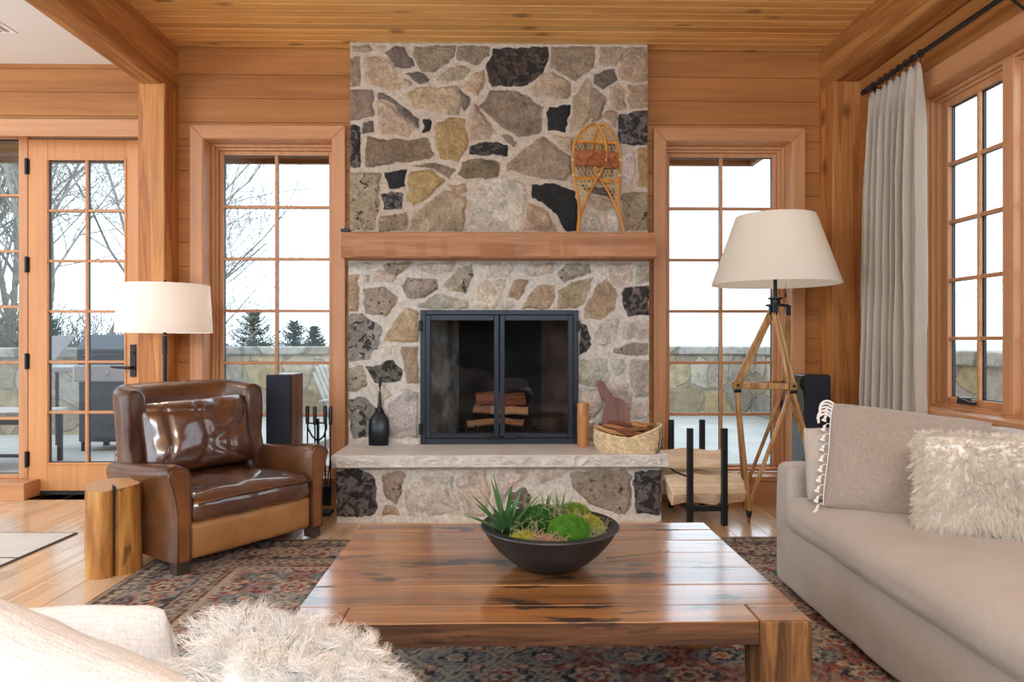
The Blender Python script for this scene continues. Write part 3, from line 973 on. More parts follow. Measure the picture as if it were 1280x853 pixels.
def stone_mat(name, mortar):
    m, nt, b = mat_new(name)
    at = nd(nt, 'ShaderNodeAttribute', attribute_name='Col'); mk = nd(nt, 'ShaderNodeAttribute', attribute_name='mask'); sp = nd(nt, 'ShaderNodeAttribute', attribute_name='speck')
    tc = nd(nt, 'ShaderNodeTexCoord')
    n1 = nd(nt, 'ShaderNodeTexNoise', {'Vector': tc.outputs['Object'], 'Scale': 9.0, 'Detail': 9.0, 'Roughness': .68, 'Distortion': .4})
    f1 = nd(nt, 'ShaderNodeMapRange', {'Value': n1.outputs['Fac'], 'From Min': .32, 'From Max': .70, 'To Min': .62, 'To Max': 1.30})
    c1 = nd(nt, 'ShaderNodeVectorMath', {0: at.outputs['Color'], 'Scale': f1.outputs['Result']}, operation='SCALE')
    n6 = nd(nt, 'ShaderNodeTexNoise', {'Vector': tc.outputs['Object'], 'Scale': 55.0, 'Detail': 6.0, 'Roughness': .7})
    f6 = nd(nt, 'ShaderNodeMapRange', {'Value': n6.outputs['Fac'], 'From Min': .34, 'From Max': .66, 'To Min': .70, 'To Max': 1.22})
    c1 = nd(nt, 'ShaderNodeVectorMath', {0: c1.outputs['Vector'], 'Scale': f6.outputs['Result']}, operation='SCALE')
    # warm and grey patches
    n3 = nd(nt, 'ShaderNodeTexNoise', {'Vector': tc.outputs['Object'], 'Scale': 5.0, 'Detail': 5.0})
    f3 = nd(nt, 'ShaderNodeMapRange', {'Value': n3.outputs['Fac'], 'From Min': .5, 'From Max': .7, 'To Min': 0., 'To Max': .35})
    w = nd(nt, 'ShaderNodeMix', data_type='RGBA', blend_type='MULTIPLY'); nt.links.new(f3.outputs['Result'], w.inputs[0]); nt.links.new(c1.outputs['Vector'], w.inputs[6])
    w.inputs[7].default_value = (1.0, .80, .55, 1)
    # dark mineral speckle on some stones
    n2 = nd(nt, 'ShaderNodeTexNoise', {'Vector': tc.outputs['Object'], 'Scale': 20.0, 'Detail': 6.0, 'Roughness': .6, 'Distortion': .8})
    th = nd(nt, 'ShaderNodeMapRange', {'Value': sp.outputs['Fac'], 'To Min': .74, 'To Max': .42})
    df = nd(nt, 'ShaderNodeMath', {0: n2.outputs['Fac'], 1: th.outputs['Result']}, operation='SUBTRACT')
    f2 = nd(nt, 'ShaderNodeMapRange', {'Value': df.outputs[0], 'From Min': -.015, 'From Max': .03, 'To Min': 0., 'To Max': .88})
    s = nd(nt, 'ShaderNodeMix', data_type='RGBA'); nt.links.new(f2.outputs['Result'], s.inputs[0]); nt.links.new(w.outputs[2], s.inputs[6]); s.inputs[7].default_value = (.022, .021, .022, 1)
    # mortar
    n4 = nd(nt, 'ShaderNodeTexNoise', {'Vector': tc.outputs['Object'], 'Scale': 45.0, 'Detail': 5.0})
    f4 = nd(nt, 'ShaderNodeMapRange', {'Value': n4.outputs['Fac'], 'From Min': .3, 'From Max': .7, 'To Min': .8, 'To Max': 1.15})
    mc = nd(nt, 'ShaderNodeVectorMath', {0: mortar, 'Scale': f4.outputs['Result']}, operation='SCALE')
    rg = nd(nt, 'ShaderNodeMath', {0: n4.outputs['Fac'], 1: .22, 2: mk.outputs['Fac']}, operation='MULTIPLY_ADD')
    f5 = nd(nt, 'ShaderNodeMapRange', {'Value': rg.outputs[0], 'From Min': .56, 'From Max': .66})
    fin = nd(nt, 'ShaderNodeMix', data_type='RGBA'); nt.links.new(f5.outputs['Result'], fin.inputs[0]); nt.links.new(mc.outputs['Vector'], fin.inputs[6]); nt.links.new(s.outputs[2], fin.inputs[7])
    nt.links.new(fin.outputs[2], b.inputs['Base Color'])
    b.inputs['Roughness'].default_value = .82; b.inputs['Specular IOR Level'].default_value = .3
    hh = nd(nt, 'ShaderNodeMath', {0: n1.outputs['Fac'], 1: 2.2, 2: n6.outputs['Fac']}, operation='MULTIPLY_ADD')
    bp = nd(nt, 'ShaderNodeBump', {'Height': hh.outputs[0], 'Strength': .9, 'Distance': .014})
    nt.links.new(bp.outputs['Normal'], b.inputs['Normal'])
    return m


M_STONE = stone_mat('fieldstone_and_mortar', s2l(206, 190, 172))
M_STONELIT = stone_mat('lit_fieldstone_and_mortar', s2l(224, 217, 207))  # paler copy for the lower stonework, window light put into its mortar colour
M_SLAB = plain('limestone_slab', s2l(210, 205, 198), .75, bump=.5, bs=45, var=.12, vs=14)
M_SLABTOP = plain('limestone_top_glare', s2l(222, 219, 214), .42, bump=.12, bs=60, var=.06, vs=6)  # top colour made paler than the edge to carry its glare

YC = 4.42; ZH = .4065
FH = (-.508, .508, .32, 1.266)        # firebox opening
fp = thing('stone_fireplace', 'fieldstone fireplace with a raised hearth and stone breast up to the ceiling', 'fireplace', (0, 0, 0))
stone_face('upper_stonework', -.965, .957, 1.60, 2.9955, YC, .105, parse(UPPER_STONES), fp, M_STONE, seed=5)
stone_face('lower_stonework', -.975, .967, .36, 1.64, YC, .105, parse(LOWER_STONES), fp, M_STONELIT, hole=FH, seed=9)
stone_face('hearth_base', -.962, .957, 0.0, .345, 4.045, .36, parse(BASE_STONES), fp, M_STONELIT, seed=14, relief=.020, rough=.019)

# hearth slab: smooth top, chiselled edge
nx, nzz = 330, 16
x0, x1 = -.975, .982; zs0, zs1 = .334, ZH
V = []; F = []
sec = []
for i in range(nx + 1):
    x = x0 + (x1 - x0) * i / nx
    for j in range(nzz + 1):
        z = zs0 + (zs1 - zs0) * j / nzz
        c = abs(mnoise.noise(Vector((x * 14, z * 16, 3)))) * .030 + abs(mnoise.noise(Vector((x * 40 + z * 60, z * 50, 8)))) * .012
        k = math.sin(PI * min(1, max(0, j / nzz))) ** .5
        V.append((x, 3.958 + c * k + (1 - k) * .010 - (.008 if 0 < j < nzz else 0), z))
for i in range(nx):
    for j in range(nzz):
        a = i * (nzz + 1) + j
        F.append((a, a + nzz + 1, a + nzz + 2, a + 1))
n0 = len(V)
for i in range(nx + 1):
    x = x0 + (x1 - x0) * i / nx
    V.append((x, 4.44, ZH)); V.append((x, 4.44, zs0))
for i in range(nx):
    a = i * (nzz + 1); b_ = (i + 1) * (nzz + 1)
    F.append((a + nzz, b_ + nzz, n0 + 2 * (i + 1), n0 + 2 * i)); F.append((b_, a, n0 + 2 * i + 1, n0 + 2 * i + 3))
F.append(tuple([j for j in range(nzz + 1)] + [n0, n0 + 1])); e = nx * (nzz + 1)
F.append(tuple([e + nzz - j for j in range(nzz + 1)] + [n0 + 2 * nx + 1, n0 + 2 * nx]))
m = MB(); m.v = V; m.f = F
o = m.build('hearth_slab', M_SLAB, fp)
o.data.materials.append(M_SLABTOP)
for p in o.data.polygons:
    if p.normal.z > .8: p.material_index = 1

# firebox lining
def brick_mat(name, c1, c2):
    m, nt, b = mat_new(name)
    tc = nd(nt, 'ShaderNodeTexCoord')
    mp = nd(nt, 'ShaderNodeMapping', {'Vector': tc.outputs['Object'], 'Rotation': (PI / 2, 0, PI / 4)})
    sx_ = nd(nt, 'ShaderNodeSeparateXYZ', {0: tc.outputs['Object']}); cb = nd(nt, 'ShaderNodeCombineXYZ', {'X': sx_.outputs['Y'], 'Y': sx_.outputs['Z']})
    mp = nd(nt, 'ShaderNodeMapping', {'Vector': cb.outputs[0], 'Rotation': (0, 0, PI / 4)})
    br = nd(nt, 'ShaderNodeTexBrick', {'Vector': mp.outputs['Vector'], 'Brick Width': .9, 'Row Height': .3, 'Mortar Size': .03, 'Color1': rgb(c1), 'Color2': rgb(c2), 'Mortar': rgb([q * .78 for q in c1]), 'Scale': 4.5})
    n = nd(nt, 'ShaderNodeTexNoise', {'Vector': tc.outputs['Object'], 'Scale': 4.0, 'Detail': 6.0})
    f = nd(nt, 'ShaderNodeMapRange', {'Value': n.outputs['Fac'], 'From Min': .4, 'From Max': .6, 'To Min': .25, 'To Max': 1.0})
    mx = nd(nt, 'ShaderNodeVectorMath', {0: br.outputs['Color'], 'Scale': f.outputs['Result']}, operation='SCALE')
    nt.links.new(mx.outputs['Vector'], b.inputs['Base Color']); b.inputs['Roughness'].default_value = .95
    return m


M_ASH = brick_mat('ashy_firebrick', (.55, .55, .49), (.45, .45, .40)); M_SOOT = brick_mat('sooty_firebrick', (.022, .021, .022), (.016, .016, .018))
M_BRICKR = brick_mat('warm_firebrick', (.20, .11, .075), (.14, .08, .06))
xi = .50
mb = MB(); mb.prism([(-xi - .01, 4.46), (-.30, 4.98), (-.32, 5.0), (-xi - .035, 4.46)], ZH - .01, 1.285, 'xy'); mb.build('firebox_cheek', M_ASH, fp)
mb = MB(); mb.prism([(xi + .01, 4.46), (xi + .035, 4.46), (.32, 5.0), (.30, 4.98)], ZH - .01, 1.285, 'xy'); mb.build('firebox_cheek', M_BRICKR, fp)
mb = MB(); mb.box(-.32, .32, 4.98, 5.02, ZH - .01, 1.285); mb.box(-.53, .53, 4.45, 5.02, 1.268, 1.288); mb.build('firebox_back', M_SOOT, fp)
mb = MB(); mb.box(-.53, .53, 4.43, 5.02, ZH - .025, ZH - .001); mb.build('firebox_floor', M_SOOT, fp)

# black doors
M_DOORMETAL = plain('blued_steel', (.030, .036, .046), .38, .6, .05, 60)
fd = thing('fireplace_doors', 'black steel framed pair of glass fireplace doors', 'fireplace doors', (0, 4.39, ZH))
FHt = .862
mb = MB(); ring(mb, -.512, .505, .0, FHt, .035, .035, .04, .03, .0, .05)
mb.build('frame', M_DOORMETAL, fd, bevel=.003, seg=1)
M_SMOKE = glassy('smoked_glass', (.88, .9, .92), 1.45)
for sx, a, b in ((-1, -.476, -.006), (1, -.001, .469)):
    mb = MB(); ring(mb, a, b, .042, FHt - .032, .032, .032, .03, .036, -.018, .012)
    lf = mb.build('door', M_DOORMETAL, fd, bevel=.003, seg=1)
    mb = MB(); mb.box(a + .03, b - .03, -.004, .0, .07, FHt - .066); mb.build('glass', M_SMOKE, lf)
    hx = -.10 if sx < 0 else .055
    mb = MB(); mb.tube([(hx, -.02, .048), (hx, -.045, .05), (hx + .10, -.05, .052), (hx + .10, -.02, .053)] if sx < 0 else [(hx - .04, -.02, .05), (hx - .03, -.045, .05), (hx + .06, -.05, .05), (hx + .07, -.02, .05)], .006, 8)
    mb.build('handle', M_BLACK, lf, smooth='auto')
    for zz in (.10, .76):
        mb = MB(); xx = -.508 if sx < 0 else .503
        mb.tube([(xx, -.012, zz - .035), (xx, -.012, zz + .035)], .010, 10); mb.box(xx - .012, xx + .012, -.01, .002, zz - .03, zz + .03)
        mb.build('hinge', M_BLACK, fd, smooth='auto')

# grate and firewood inside
gr = thing('fire_grate', 'black iron grate on the firebox floor behind the glass', 'grate', (0, 4.72, ZH))
mb = MB()
for k in range(7):
    x = -.24 + k * .08; mb.tube([(x, -.16, .10), (x, -.15, .055), (x, .12, .055), (x, .14, .11)], .008, 6)
mb.build('bars', M_BLACK, gr, smooth='auto')
mb = MB(); mb.tube([(-.30, -.10, .045), (.30, -.10, .045)], .009, 6); mb.tube([(-.30, .10, .045), (.30, .10, .045)], .009, 6)
mb.build('cross_bars', M_BLACK, gr, smooth='auto')
for sx in (-.26, .26):
    for sy in (-.10, .10):
        mb = MB(); mb.tube([(sx, sy, 0), (sx, sy, .045)], .010, 6); mb.build('leg', M_BLACK, gr)
M_LOG = wood('split_log', s2l(206, 150, 104), s2l(146, 90, 56), 'X', 16, .1, .8, .15, .2)
M_LOGRED = wood('red_split_log', s2l(178, 104, 72), s2l(130, 66, 44), 'X', 16, .1, .8, .15, .2)


def split_log(name, L, r, mat, label, group, loc, rot, seed, tri=True, cat='log'):
    g = random.Random(seed); mb = MB()
    sec = [(0, r * .9), (-r * .95, -r * .25), (-r * .6, -r * .62), (0, -r * .75), (r * .6, -r * .6), (r * .95, -r * .2)] if tri else \
        [(-r, r * .45), (-r * .95, -r * .5), (0, -r * .62), (r * .95, -r * .5), (r, r * .5), (0, r * .6)]
    n = len(sec); vs = []; K = 7
    for i in range(K + 1):
        x = -L / 2 + L * i / K
        for q, (a, b) in enumerate(sec):
            w = 1 + .10 * math.sin(i * 1.3 + q + seed) + g.uniform(-.04, .04)
            vs.append((x + (g.uniform(-.012, .012) if i in (0, K) else 0), a * w, b * w))
    fs = [(i * n + q, i * n + (q + 1) % n, (i + 1) * n + (q + 1) % n, (i + 1) * n + q) for i in range(K) for q in range(n)]
    fs += [tuple(range(n - 1, -1, -1)), tuple(K * n + q for q in range(n))]
    mb.add(vs, fs); o = mb.build(name, mat, bevel=.004, seg=1)
    o.location = loc; o.rotation_euler = rot
    return tag(o, label, cat, group)


G = 'firewood stacked on the grate'
split_log('firewood_log', .34, .048, M_LOGRED, 'reddish split log lying on top of the firewood in the hearth', G, (.005, 4.72, ZH + .262), (.5, .03, 0), 1, False)
split_log('firewood_log', .22, .036, M_LOG, 'grey split log under the reddish top log on the grate', G, (-.075, 4.74, ZH + .19), (.3, 0, .05), 2)
split_log('firewood_log', .25, .036, M_LOG, 'pale split log slanting across the middle of the grate', G, (.06, 4.68, ZH + .185), (.2, 0, -.12), 3)
split_log('firewood_log', .20, .030, M_LOG, 'short pale log with cut end low on the grate', G, (-.12, 4.68, ZH + .108), (.9, -.08, .25), 4)
split_log('firewood_log', .20, .030, M_LOG, 'short tan log lowest on the grate behind the door stile', G, (.07, 4.70, ZH + .106), (.1, .08, -.3), 5)

# mantel
mb = MB(); V = []; nn = 90
sec = [(4.25, 1.60), (4.262, 1.588), (4.45, 1.588), (4.45, 1.748), (4.256, 1.748), (4.25, 1.742)]
for i in range(nn + 1):
    x = -.985 + 1.962 * i / nn
    for q, (y, z) in enumerate(sec):
        k = (.004 * mnoise.noise(Vector((x * 9, z * 4, 1))) + .003 * mnoise.noise(Vector((x * 23, z * 9, 4)))) if q in (0, 5) else 0
        V.append((x, y + k, z + k * .8))
ns = len(sec)
F = [(i * ns + q, i * ns + (q + 1) % ns, (i + 1) * ns + (q + 1) % ns, (i + 1) * ns + q) for i in range(nn) for q in range(ns)]
F += [tuple(range(ns - 1, -1, -1)), tuple(nn * ns + q for q in range(ns))]
mb.add(V, F)
M_MANTEL = wood('adzed_mantel', s2l(188, 132, 92), s2l(154, 102, 68), 'X', 15, .07, .5, .0, .25)
tag(mb.build('mantel_shelf', M_MANTEL, smooth='auto'), 'thick hand hewn timber mantel shelf across the stone breast', 'mantel')


# ------------------------------------------------- things on hearth and mantel
# ash shovel leaning on the stones
t = thing('fireplace_shovel', 'black long handled ash shovel leaning on the stone breast beside the armchair', 'shovel', (-.772, 4.330, ZH))
t.rotation_euler = (math.radians(-8), 0, 0)
bl = [(-.062, .0, 0), (.062, .0, 0)]
V = []; F = []
prof = [(.0, .062, 0), (.10, .066, .0), (.17, .060, .0), (.205, .034, .004), (.245, .016, .008)]
for z, w, yy in prof:
    for a in range(9):
        u = -1 + a / 4
        V.append((u * w, yy + .022 * (abs(u) ** 3 - 1) * (w / .066) * (1 if z < .2 else .5) + .022, z))
for i in range(len(prof) - 1):
    for a in range(8): F.append((i * 9 + a, i * 9 + a + 1, (i + 1) * 9 + a + 1, (i + 1) * 9 + a))
m = MB(); m.v = V; m.f = F
o = m.build('pan', plain('pan_steel', (.028, .034, .042), .35, .7, .1, 40, .3, 30), t, smooth=True)
md = o.modifiers.new('solid', 'SOLIDIFY'); md.thickness = .004
mb = MB(); mb.tube([(0, .026, .215), (0, .026, .30), (0, .026, .43)], [.014, .0095, .0105], 10); mb.tube([(0, .026, .425), (0, .026, .44)], [.013, .006], 10)
mb.build('handle', M_BLACK, t, smooth='auto')

# match cylinder
m_cyl = wood('turned_maple', s2l(206, 150, 96), s2l(176, 116, 66), 'Z', 20, .05, .45, 0, .05)
mb = MB(); mb.lathe([(.034, 0), (.0365, .004), (.0365, .193), (.0352, .195), (.0352, .198), (.0365, .200), (.0365, .270), (.034, .275), (.029, .275), (.029, .255)], 28)
o = mb.build('wooden_canister', m_cyl, smooth='auto', angle=30); o.location = (.522, 4.285, ZH)
tag(o, 'tall turned wooden canister standing on the hearth next to the glass doors', 'canister')

# round wooden paddle board
t = thing('paddle_board', 'dark walnut paddle board with a short handle leaning on the stone behind the basket', 'cutting board', (.715, 4.315, ZH))
pts = []
for k in range(29):
    a = math.radians(135 + k * 320 / 28); pts.append((.018 + .088 * math.cos(a), .128 + .125 * math.sin(a)))
pts += [(-.010, .264), (-.038, .300), (-.066, .336), (-.085, .347), (-.103, .341), (-.110, .320), (-.097, .290), (-.070, .250)]
pts = [(p, q * 1.20) for p, q in pts]
mb = MB(); mb.prism(pts, -.009, .009, 'xz')
t.rotation_euler = (math.radians(-9), 0, math.radians(-14))
M_WALNUT = wood('walnut', s2l(140, 84, 58), s2l(92, 50, 34), 'Z', 26, .06, .4, 0, .05)
mb.build('blade', M_WALNUT, t, bevel=.004, seg=2)
mb = MB(); mb.tube([(-.088, -.0105, .382), (-.088, .0105, .382)], .005, 10); mb.build('hanging_hole', M_BLACK, t)

# seagrass basket
t = thing('woven_basket', 'low woven seagrass basket full of kindling on the hearth corner', 'basket', (.772, 4.115, ZH), rotz=math.radians(-9))
def basket_pt(a, k):
    """a angle, k 0..1 height"""
    ca, sa = math.cos(a), math.sin(a)
    ex = .55
    x = math.copysign(abs(ca) ** ex, ca); y = math.copysign(abs(sa) ** ex, sa)
    f = 1 - .10 * (1 - k) ** 2 + .03 * math.sin(PI * k)
    top = .098 + .062 * max(0, x) ** 1.3 + .030 * max(0, -x) ** 1.6 - .012 * abs(y) * (1 - abs(x))
    return Vector((x * .196 * f, y * .105 * f, top * k))
mb = MB(); rows = 11; N_ = 88
inner = []
for r in range(rows):
    k = (r + .5) / rows; pts = []; rr_ = []
    for i in range(N_ + 1):
        a = 2 * PI * i / N_
        p = basket_pt(a, k); q = basket_pt(a, max(0, k - .05))
        out = Vector((math.cos(a), math.sin(a), 0)) * (.0035 * math.sin(i * PI / 2 + r * PI * .5))
        pts.append(p + out); rr_.append(.0062 * (1 + (.30 if (i + r) % 2 else -.22)))
    mb.tube(pts, rr_, 6, cap=False)
M_SEAGRASS = plain('seagrass', s2l(222, 198, 158), .8, bump=.5, bs=120, var=.28, vs=40)
mb.build('weave', M_SEAGRASS, t, smooth=True)
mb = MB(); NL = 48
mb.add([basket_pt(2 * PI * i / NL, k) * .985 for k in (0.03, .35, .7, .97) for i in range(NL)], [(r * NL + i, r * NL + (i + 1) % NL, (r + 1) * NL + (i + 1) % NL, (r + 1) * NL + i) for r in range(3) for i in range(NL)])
mb.build('shade_backing', plain('shadowed_reed', s2l(120, 92, 58), .9, var=.3, vs=60), t, smooth=True)  # dark sheet added inside; its colour stands in for shade between the rows
mb = MB()
for da in (0, PI):
    pts = [basket_pt(2 * PI * i / 60, 1.0) + Vector((math.cos(2 * PI * i / 60 * 1), math.sin(2 * PI * i / 60), 0)) * .004 * math.sin(i * 1.9 + da) + Vector((0, 0, .004 * math.cos(i * 1.9 + da))) for i in range(61)]
    mb.tube(pts, .0065, 6, cap=False)
mb.build('rim', M_SEAGRASS, t, smooth=True)
mb = MB(); mb.add([basket_pt(2 * PI * i / 40, .04) * 1.0 for i in range(40)], [tuple(range(40))]); mb.build('bottom', M_SEAGRASS, t)
mb = MB()
for xx in (.1655, .188):
    pts = [Vector((xx + .004, -.106 + .212 * i / 12, 0)) for i in range(13)]
for off in (.62, .36):
    pts = []
    for i in range(9):
        k = i / 8; p = basket_pt(-off, k); pts.append(p + Vector((math.cos(off), -math.sin(off), 0)) * .009)
    mb.tube(pts, .0028, 6)
mb.build('cord', plain('dark_cord', (.06, .04, .025), .8), t, smooth=True)

g = random.Random(5)
KC = [s2l(170, 112, 66), s2l(128, 78, 48), s2l(196, 148, 96), s2l(96, 62, 44), s2l(150, 100, 60)]
KM = [wood('kindling_%s' % n, [min(1, c * 1.1) for c in k], [c * .55 for c in k], 'X', 40, .06, .8, .2, .3) for n, k in zip(('tan', 'brown', 'pale', 'bark', 'amber'), KC)]
KN = ['tan', 'brown', 'pale', 'bark brown', 'amber']
KP = [(-.10, -.035, .118, .24, 8, 14, 2, 'long pale kindling splint jutting over the low rim of the basket'), (-.02, -.02, .128, .26, -7, 10, 0, 'tan kindling splint lying lengthwise at the front of the basket'),
      (.02, .03, .150, .27, -4, 6, 1, 'dark brown kindling splint lying along the back of the basket'), (-.06, .05, .145, .24, 5, 4, 3, 'bark covered kindling stick resting at the rear rim of the basket'),
      (.05, -.04, .135, .18, 18, 2, 4, 'amber kindling splint under the tall end of the basket'), (.09, .0, .150, .14, 40, 8, 2, 'short pale kindling chip at the tall end of the basket'),
      (-.02, .0, .105, .26, 3, 0, 3, 'dark bark stick low in the middle of the basket'), (.02, -.055, .110, .22, -14, 5, 1, 'brown kindling splint slanting down inside the front of the basket'),
      (.06, .055, .155, .22, -10, -4, 0, 'tan kindling splint topmost near the paddle board'), (-.08, .01, .112, .20, -12, 6, 4, 'amber kindling splint at the low end of the basket')]
BM = Matrix.Translation((.772, 4.115, ZH)) @ Matrix.Rotation(math.radians(-9), 4, 'Z')
for px, py, pz, L, az, pit, mi, lab in KP:
    w = g.uniform(.016, .026); d = g.uniform(.009, .015); vs = []; K = 6
    for i in range(K + 1):
        x = -L / 2 + L * i / K; tp = 1 - .45 * (abs(2 * i / K - 1)) ** 2
        for a, b in ((-1, -.6), (-.2, -1), (1, -.7), (.8, .8), (-.5, 1)):
            vs.append((x + g.uniform(-.006, .006), a * w / 2 * tp * g.uniform(.85, 1.15), b * d * tp * g.uniform(.85, 1.15) + .006 * math.sin(i * .9 + mi)))
    fs = [(i * 5 + q, i * 5 + (q + 1) % 5, (i + 1) * 5 + (q + 1) % 5, (i + 1) * 5 + q) for i in range(K) for q in range(5)] + [(4, 3, 2, 1, 0), tuple(K * 5 + q for q in range(5))]
    mb = MB(); mb.add(vs, fs); o = mb.build('kindling_stick', KM[mi])
    o.location = BM @ Vector((px * .92, py * .85, pz)); o.rotation_euler = (g.uniform(-.5, .5), math.radians(pit), math.radians(az - 9))
    tag(o, lab, 'kindling', 'kindling in the basket')

# small black block at the end of the mantel
mb = MB(); mb.box(-.028, .028, -.03, .03, 0, .022)
o = mb.build('black_box', plain('dark_plastic', (.012, .016, .028), .4), bevel=.005, smooth='auto'); o.location = (-.966, 4.30, 1.750)
tag(o, 'small low black box on the end of the mantel shelf', 'box')

# pair of snowshoes
M_ASHW = wood('bent_ash_wood', s2l(214, 152, 66), s2l(170, 104, 36), 'Z', 30, .06, .4, 0, .05)
M_RAWHIDE = plain('rawhide', s2l(222, 186, 116), .55, var=.2, vs=40)
M_BIND = plain('binding_leather', s2l(148, 82, 38), .55, bump=.2, bs=60, var=.3, vs=30)
KX = .000965


def sn(zx, zy): return ((zx - 265) * KX, (800 - zy) * KX)


def smooth_path(pts, n=8):
    """Catmull-Rom through 2-d points"""
    P = [pts[0]] + list(pts) + [pts[-1]]; out = []
    for i in range(1, len(P) - 2):
        for k in range(n):
            t = k / n; p0, p1, p2, p3 = P[i - 1], P[i], P[i + 1], P[i + 2]
            out.append(tuple(.5 * (2 * p1[c] + (p2[c] - p0[c]) * t + (2 * p0[c] - 5 * p1[c] + 4 * p2[c] - p3[c]) * t * t + (3 * p1[c] - p0[c] - 3 * p2[c] + p3[c]) * t ** 3) for c in range(len(p1))))
    out.append(tuple(pts[-1])); return out


def xs_at(path, z):
    """crossings of a closed 2-d outline with height z"""
    r = []
    for i in range(len(path)):
        a = path[i]; b = path[(i + 1) % len(path)]
        if (a[1] > z) != (b[1] > z): r.append(a[0] + (b[0] - a[0]) * (z - a[1]) / (b[1] - a[1]))
    return sorted(r)


def snowshoe(label, outline, bars, loc, tilt, bind_z, bmir):
    t = thing('snowshoe', label, 'snowshoe', loc, group='snowshoes on the mantel'); t.rotation_euler = (math.radians(-tilt), 0, 0)
    P = smooth_path([sn(*p) for p in outline], 6)
    mb = MB(); mb.tube([(x, 0, z) for x, z in P], .0122, 8, flat=.7); mb.build('wooden_frame', M_ASHW, t, smooth=True)
    for zb in bars:
        z = sn(0, zb)[1]; xx = xs_at(P, z)
        mb = MB(); mb.box(xx[0], xx[-1], -.004, .006, z - .009, z + .009); mb.build('cross_bar', M_ASHW, t, bevel=.002, seg=1)
    # rawhide webbing, three directions clipped to the outline
    mb = MB()
    zt = max(p[1] for p in P); zlow = sn(0, bars[-1] + 120)[1]
    def inside(x, z):
        xx = xs_at(P, z); return len(xx) >= 2 and xx[0] < x < xx[-1]
    for ang in (62, -62, 0):
        ca, sa = math.cos(math.radians(ang)), math.sin(math.radians(ang))
        for k in range(-44, 45):
            off = k * .024; seg = []
            for q in range(-120, 121):
                s = q * .006; x = s * ca - off * sa; z = zlow + .2 + s * sa + off * ca
                ok = zlow - .12 < z < zt and inside(x, z) and not (sn(0, bars[1])[1] < z < sn(0, bars[0])[1] and ang == 0)
                ok = ok and not (sn(0, bars[1] - 30)[1] > z > sn(0, bars[1] + 20)[1] and abs(x - (P[0][0] + P[-1][0]) / 2) < .0)
                if ok: seg.append((x, .001 * (1 if ang > 0 else -1), z))
                elif seg:
                    if len(seg) > 2: mb.tube([seg[0], seg[-1]], .0017, 4)
                    seg = []
    mb.build('rawhide_webbing', M_RAWHIDE, t)
    # foot binding
    z = sn(0, bind_z)[1]; xx = xs_at(P, z); xm = (xx[0] + xx[-1]) / 2; w = (xx[-1] - xx[0])
    vs, fs = soft_box(xx[0] + .016, xx[-1] - .016, -.020, -.006, z - .055, z + .050, .014, 14, wr=.014, ws=26)
    mb = MB(); mb.add(vs, fs); bd = mb.build('leather_binding', M_BIND, t, smooth=True)
    mb = MB(); mb.tube([(xm + bmir * .045, -.024, z + .03), (xm, -.028, z), (xm - bmir * .03, -.026, z - .05), (xm - bmir * .028, -.018, z - .12)], .0045, 6, flat=.5)
    mb.tube([(xm - .03, -.012, z + .045), (xm - .03, -.01, z + .10)], .004, 6); mb.tube([(xm + .03, -.012, z + .045), (xm + .03, -.01, z + .10)], .004, 6)
    mb.build('strap', plain('strap_leather', s2l(120, 62, 30), .5), bd, smooth=True)
    for zy in (300, 405):
        zz = sn(0, zy)[1]; xx = xs_at(P, zz)
        for x in (xx[0], xx[-1]):
            mb = MB(); mb.tube([(x, 0, zz - .008), (x, 0, zz + .008)], .0122, 8, flat=.8); mb.build('rawhide_wrap', M_RAWHIDE, t, smooth=True)
    return t


OA = [(112, 800), (122, 700), (126, 640), (116, 540), (98, 440), (88, 340), (92, 240), (112, 160), (158, 92), (205, 58), (245, 54), (280, 88), (304, 150), (314, 220), (310, 300), (276, 380), (232, 460), (180, 560), (146, 650), (128, 720), (122, 800)]
OB = [(420, 800), (408, 720), (370, 610), (320, 510), (282, 450), (244, 380), (228, 300), (226, 220), (240, 140), (262, 84), (288, 50), (330, 74), (372, 140), (400, 220), (404, 320), (400, 450), (392, 560), (396, 640), (412, 720), (430, 800)]
snowshoe('wooden snowshoe in front of its pair, tail towards the middle of the mantel', OA, (175, 425), (.637, 4.315, 1.752), 6.5, 290, 1)
snowshoe('wooden snowshoe half hidden behind its pair, tail towards the window', OB, (180, 440), (.637, 4.337, 1.752), 5.0, 300, -1)

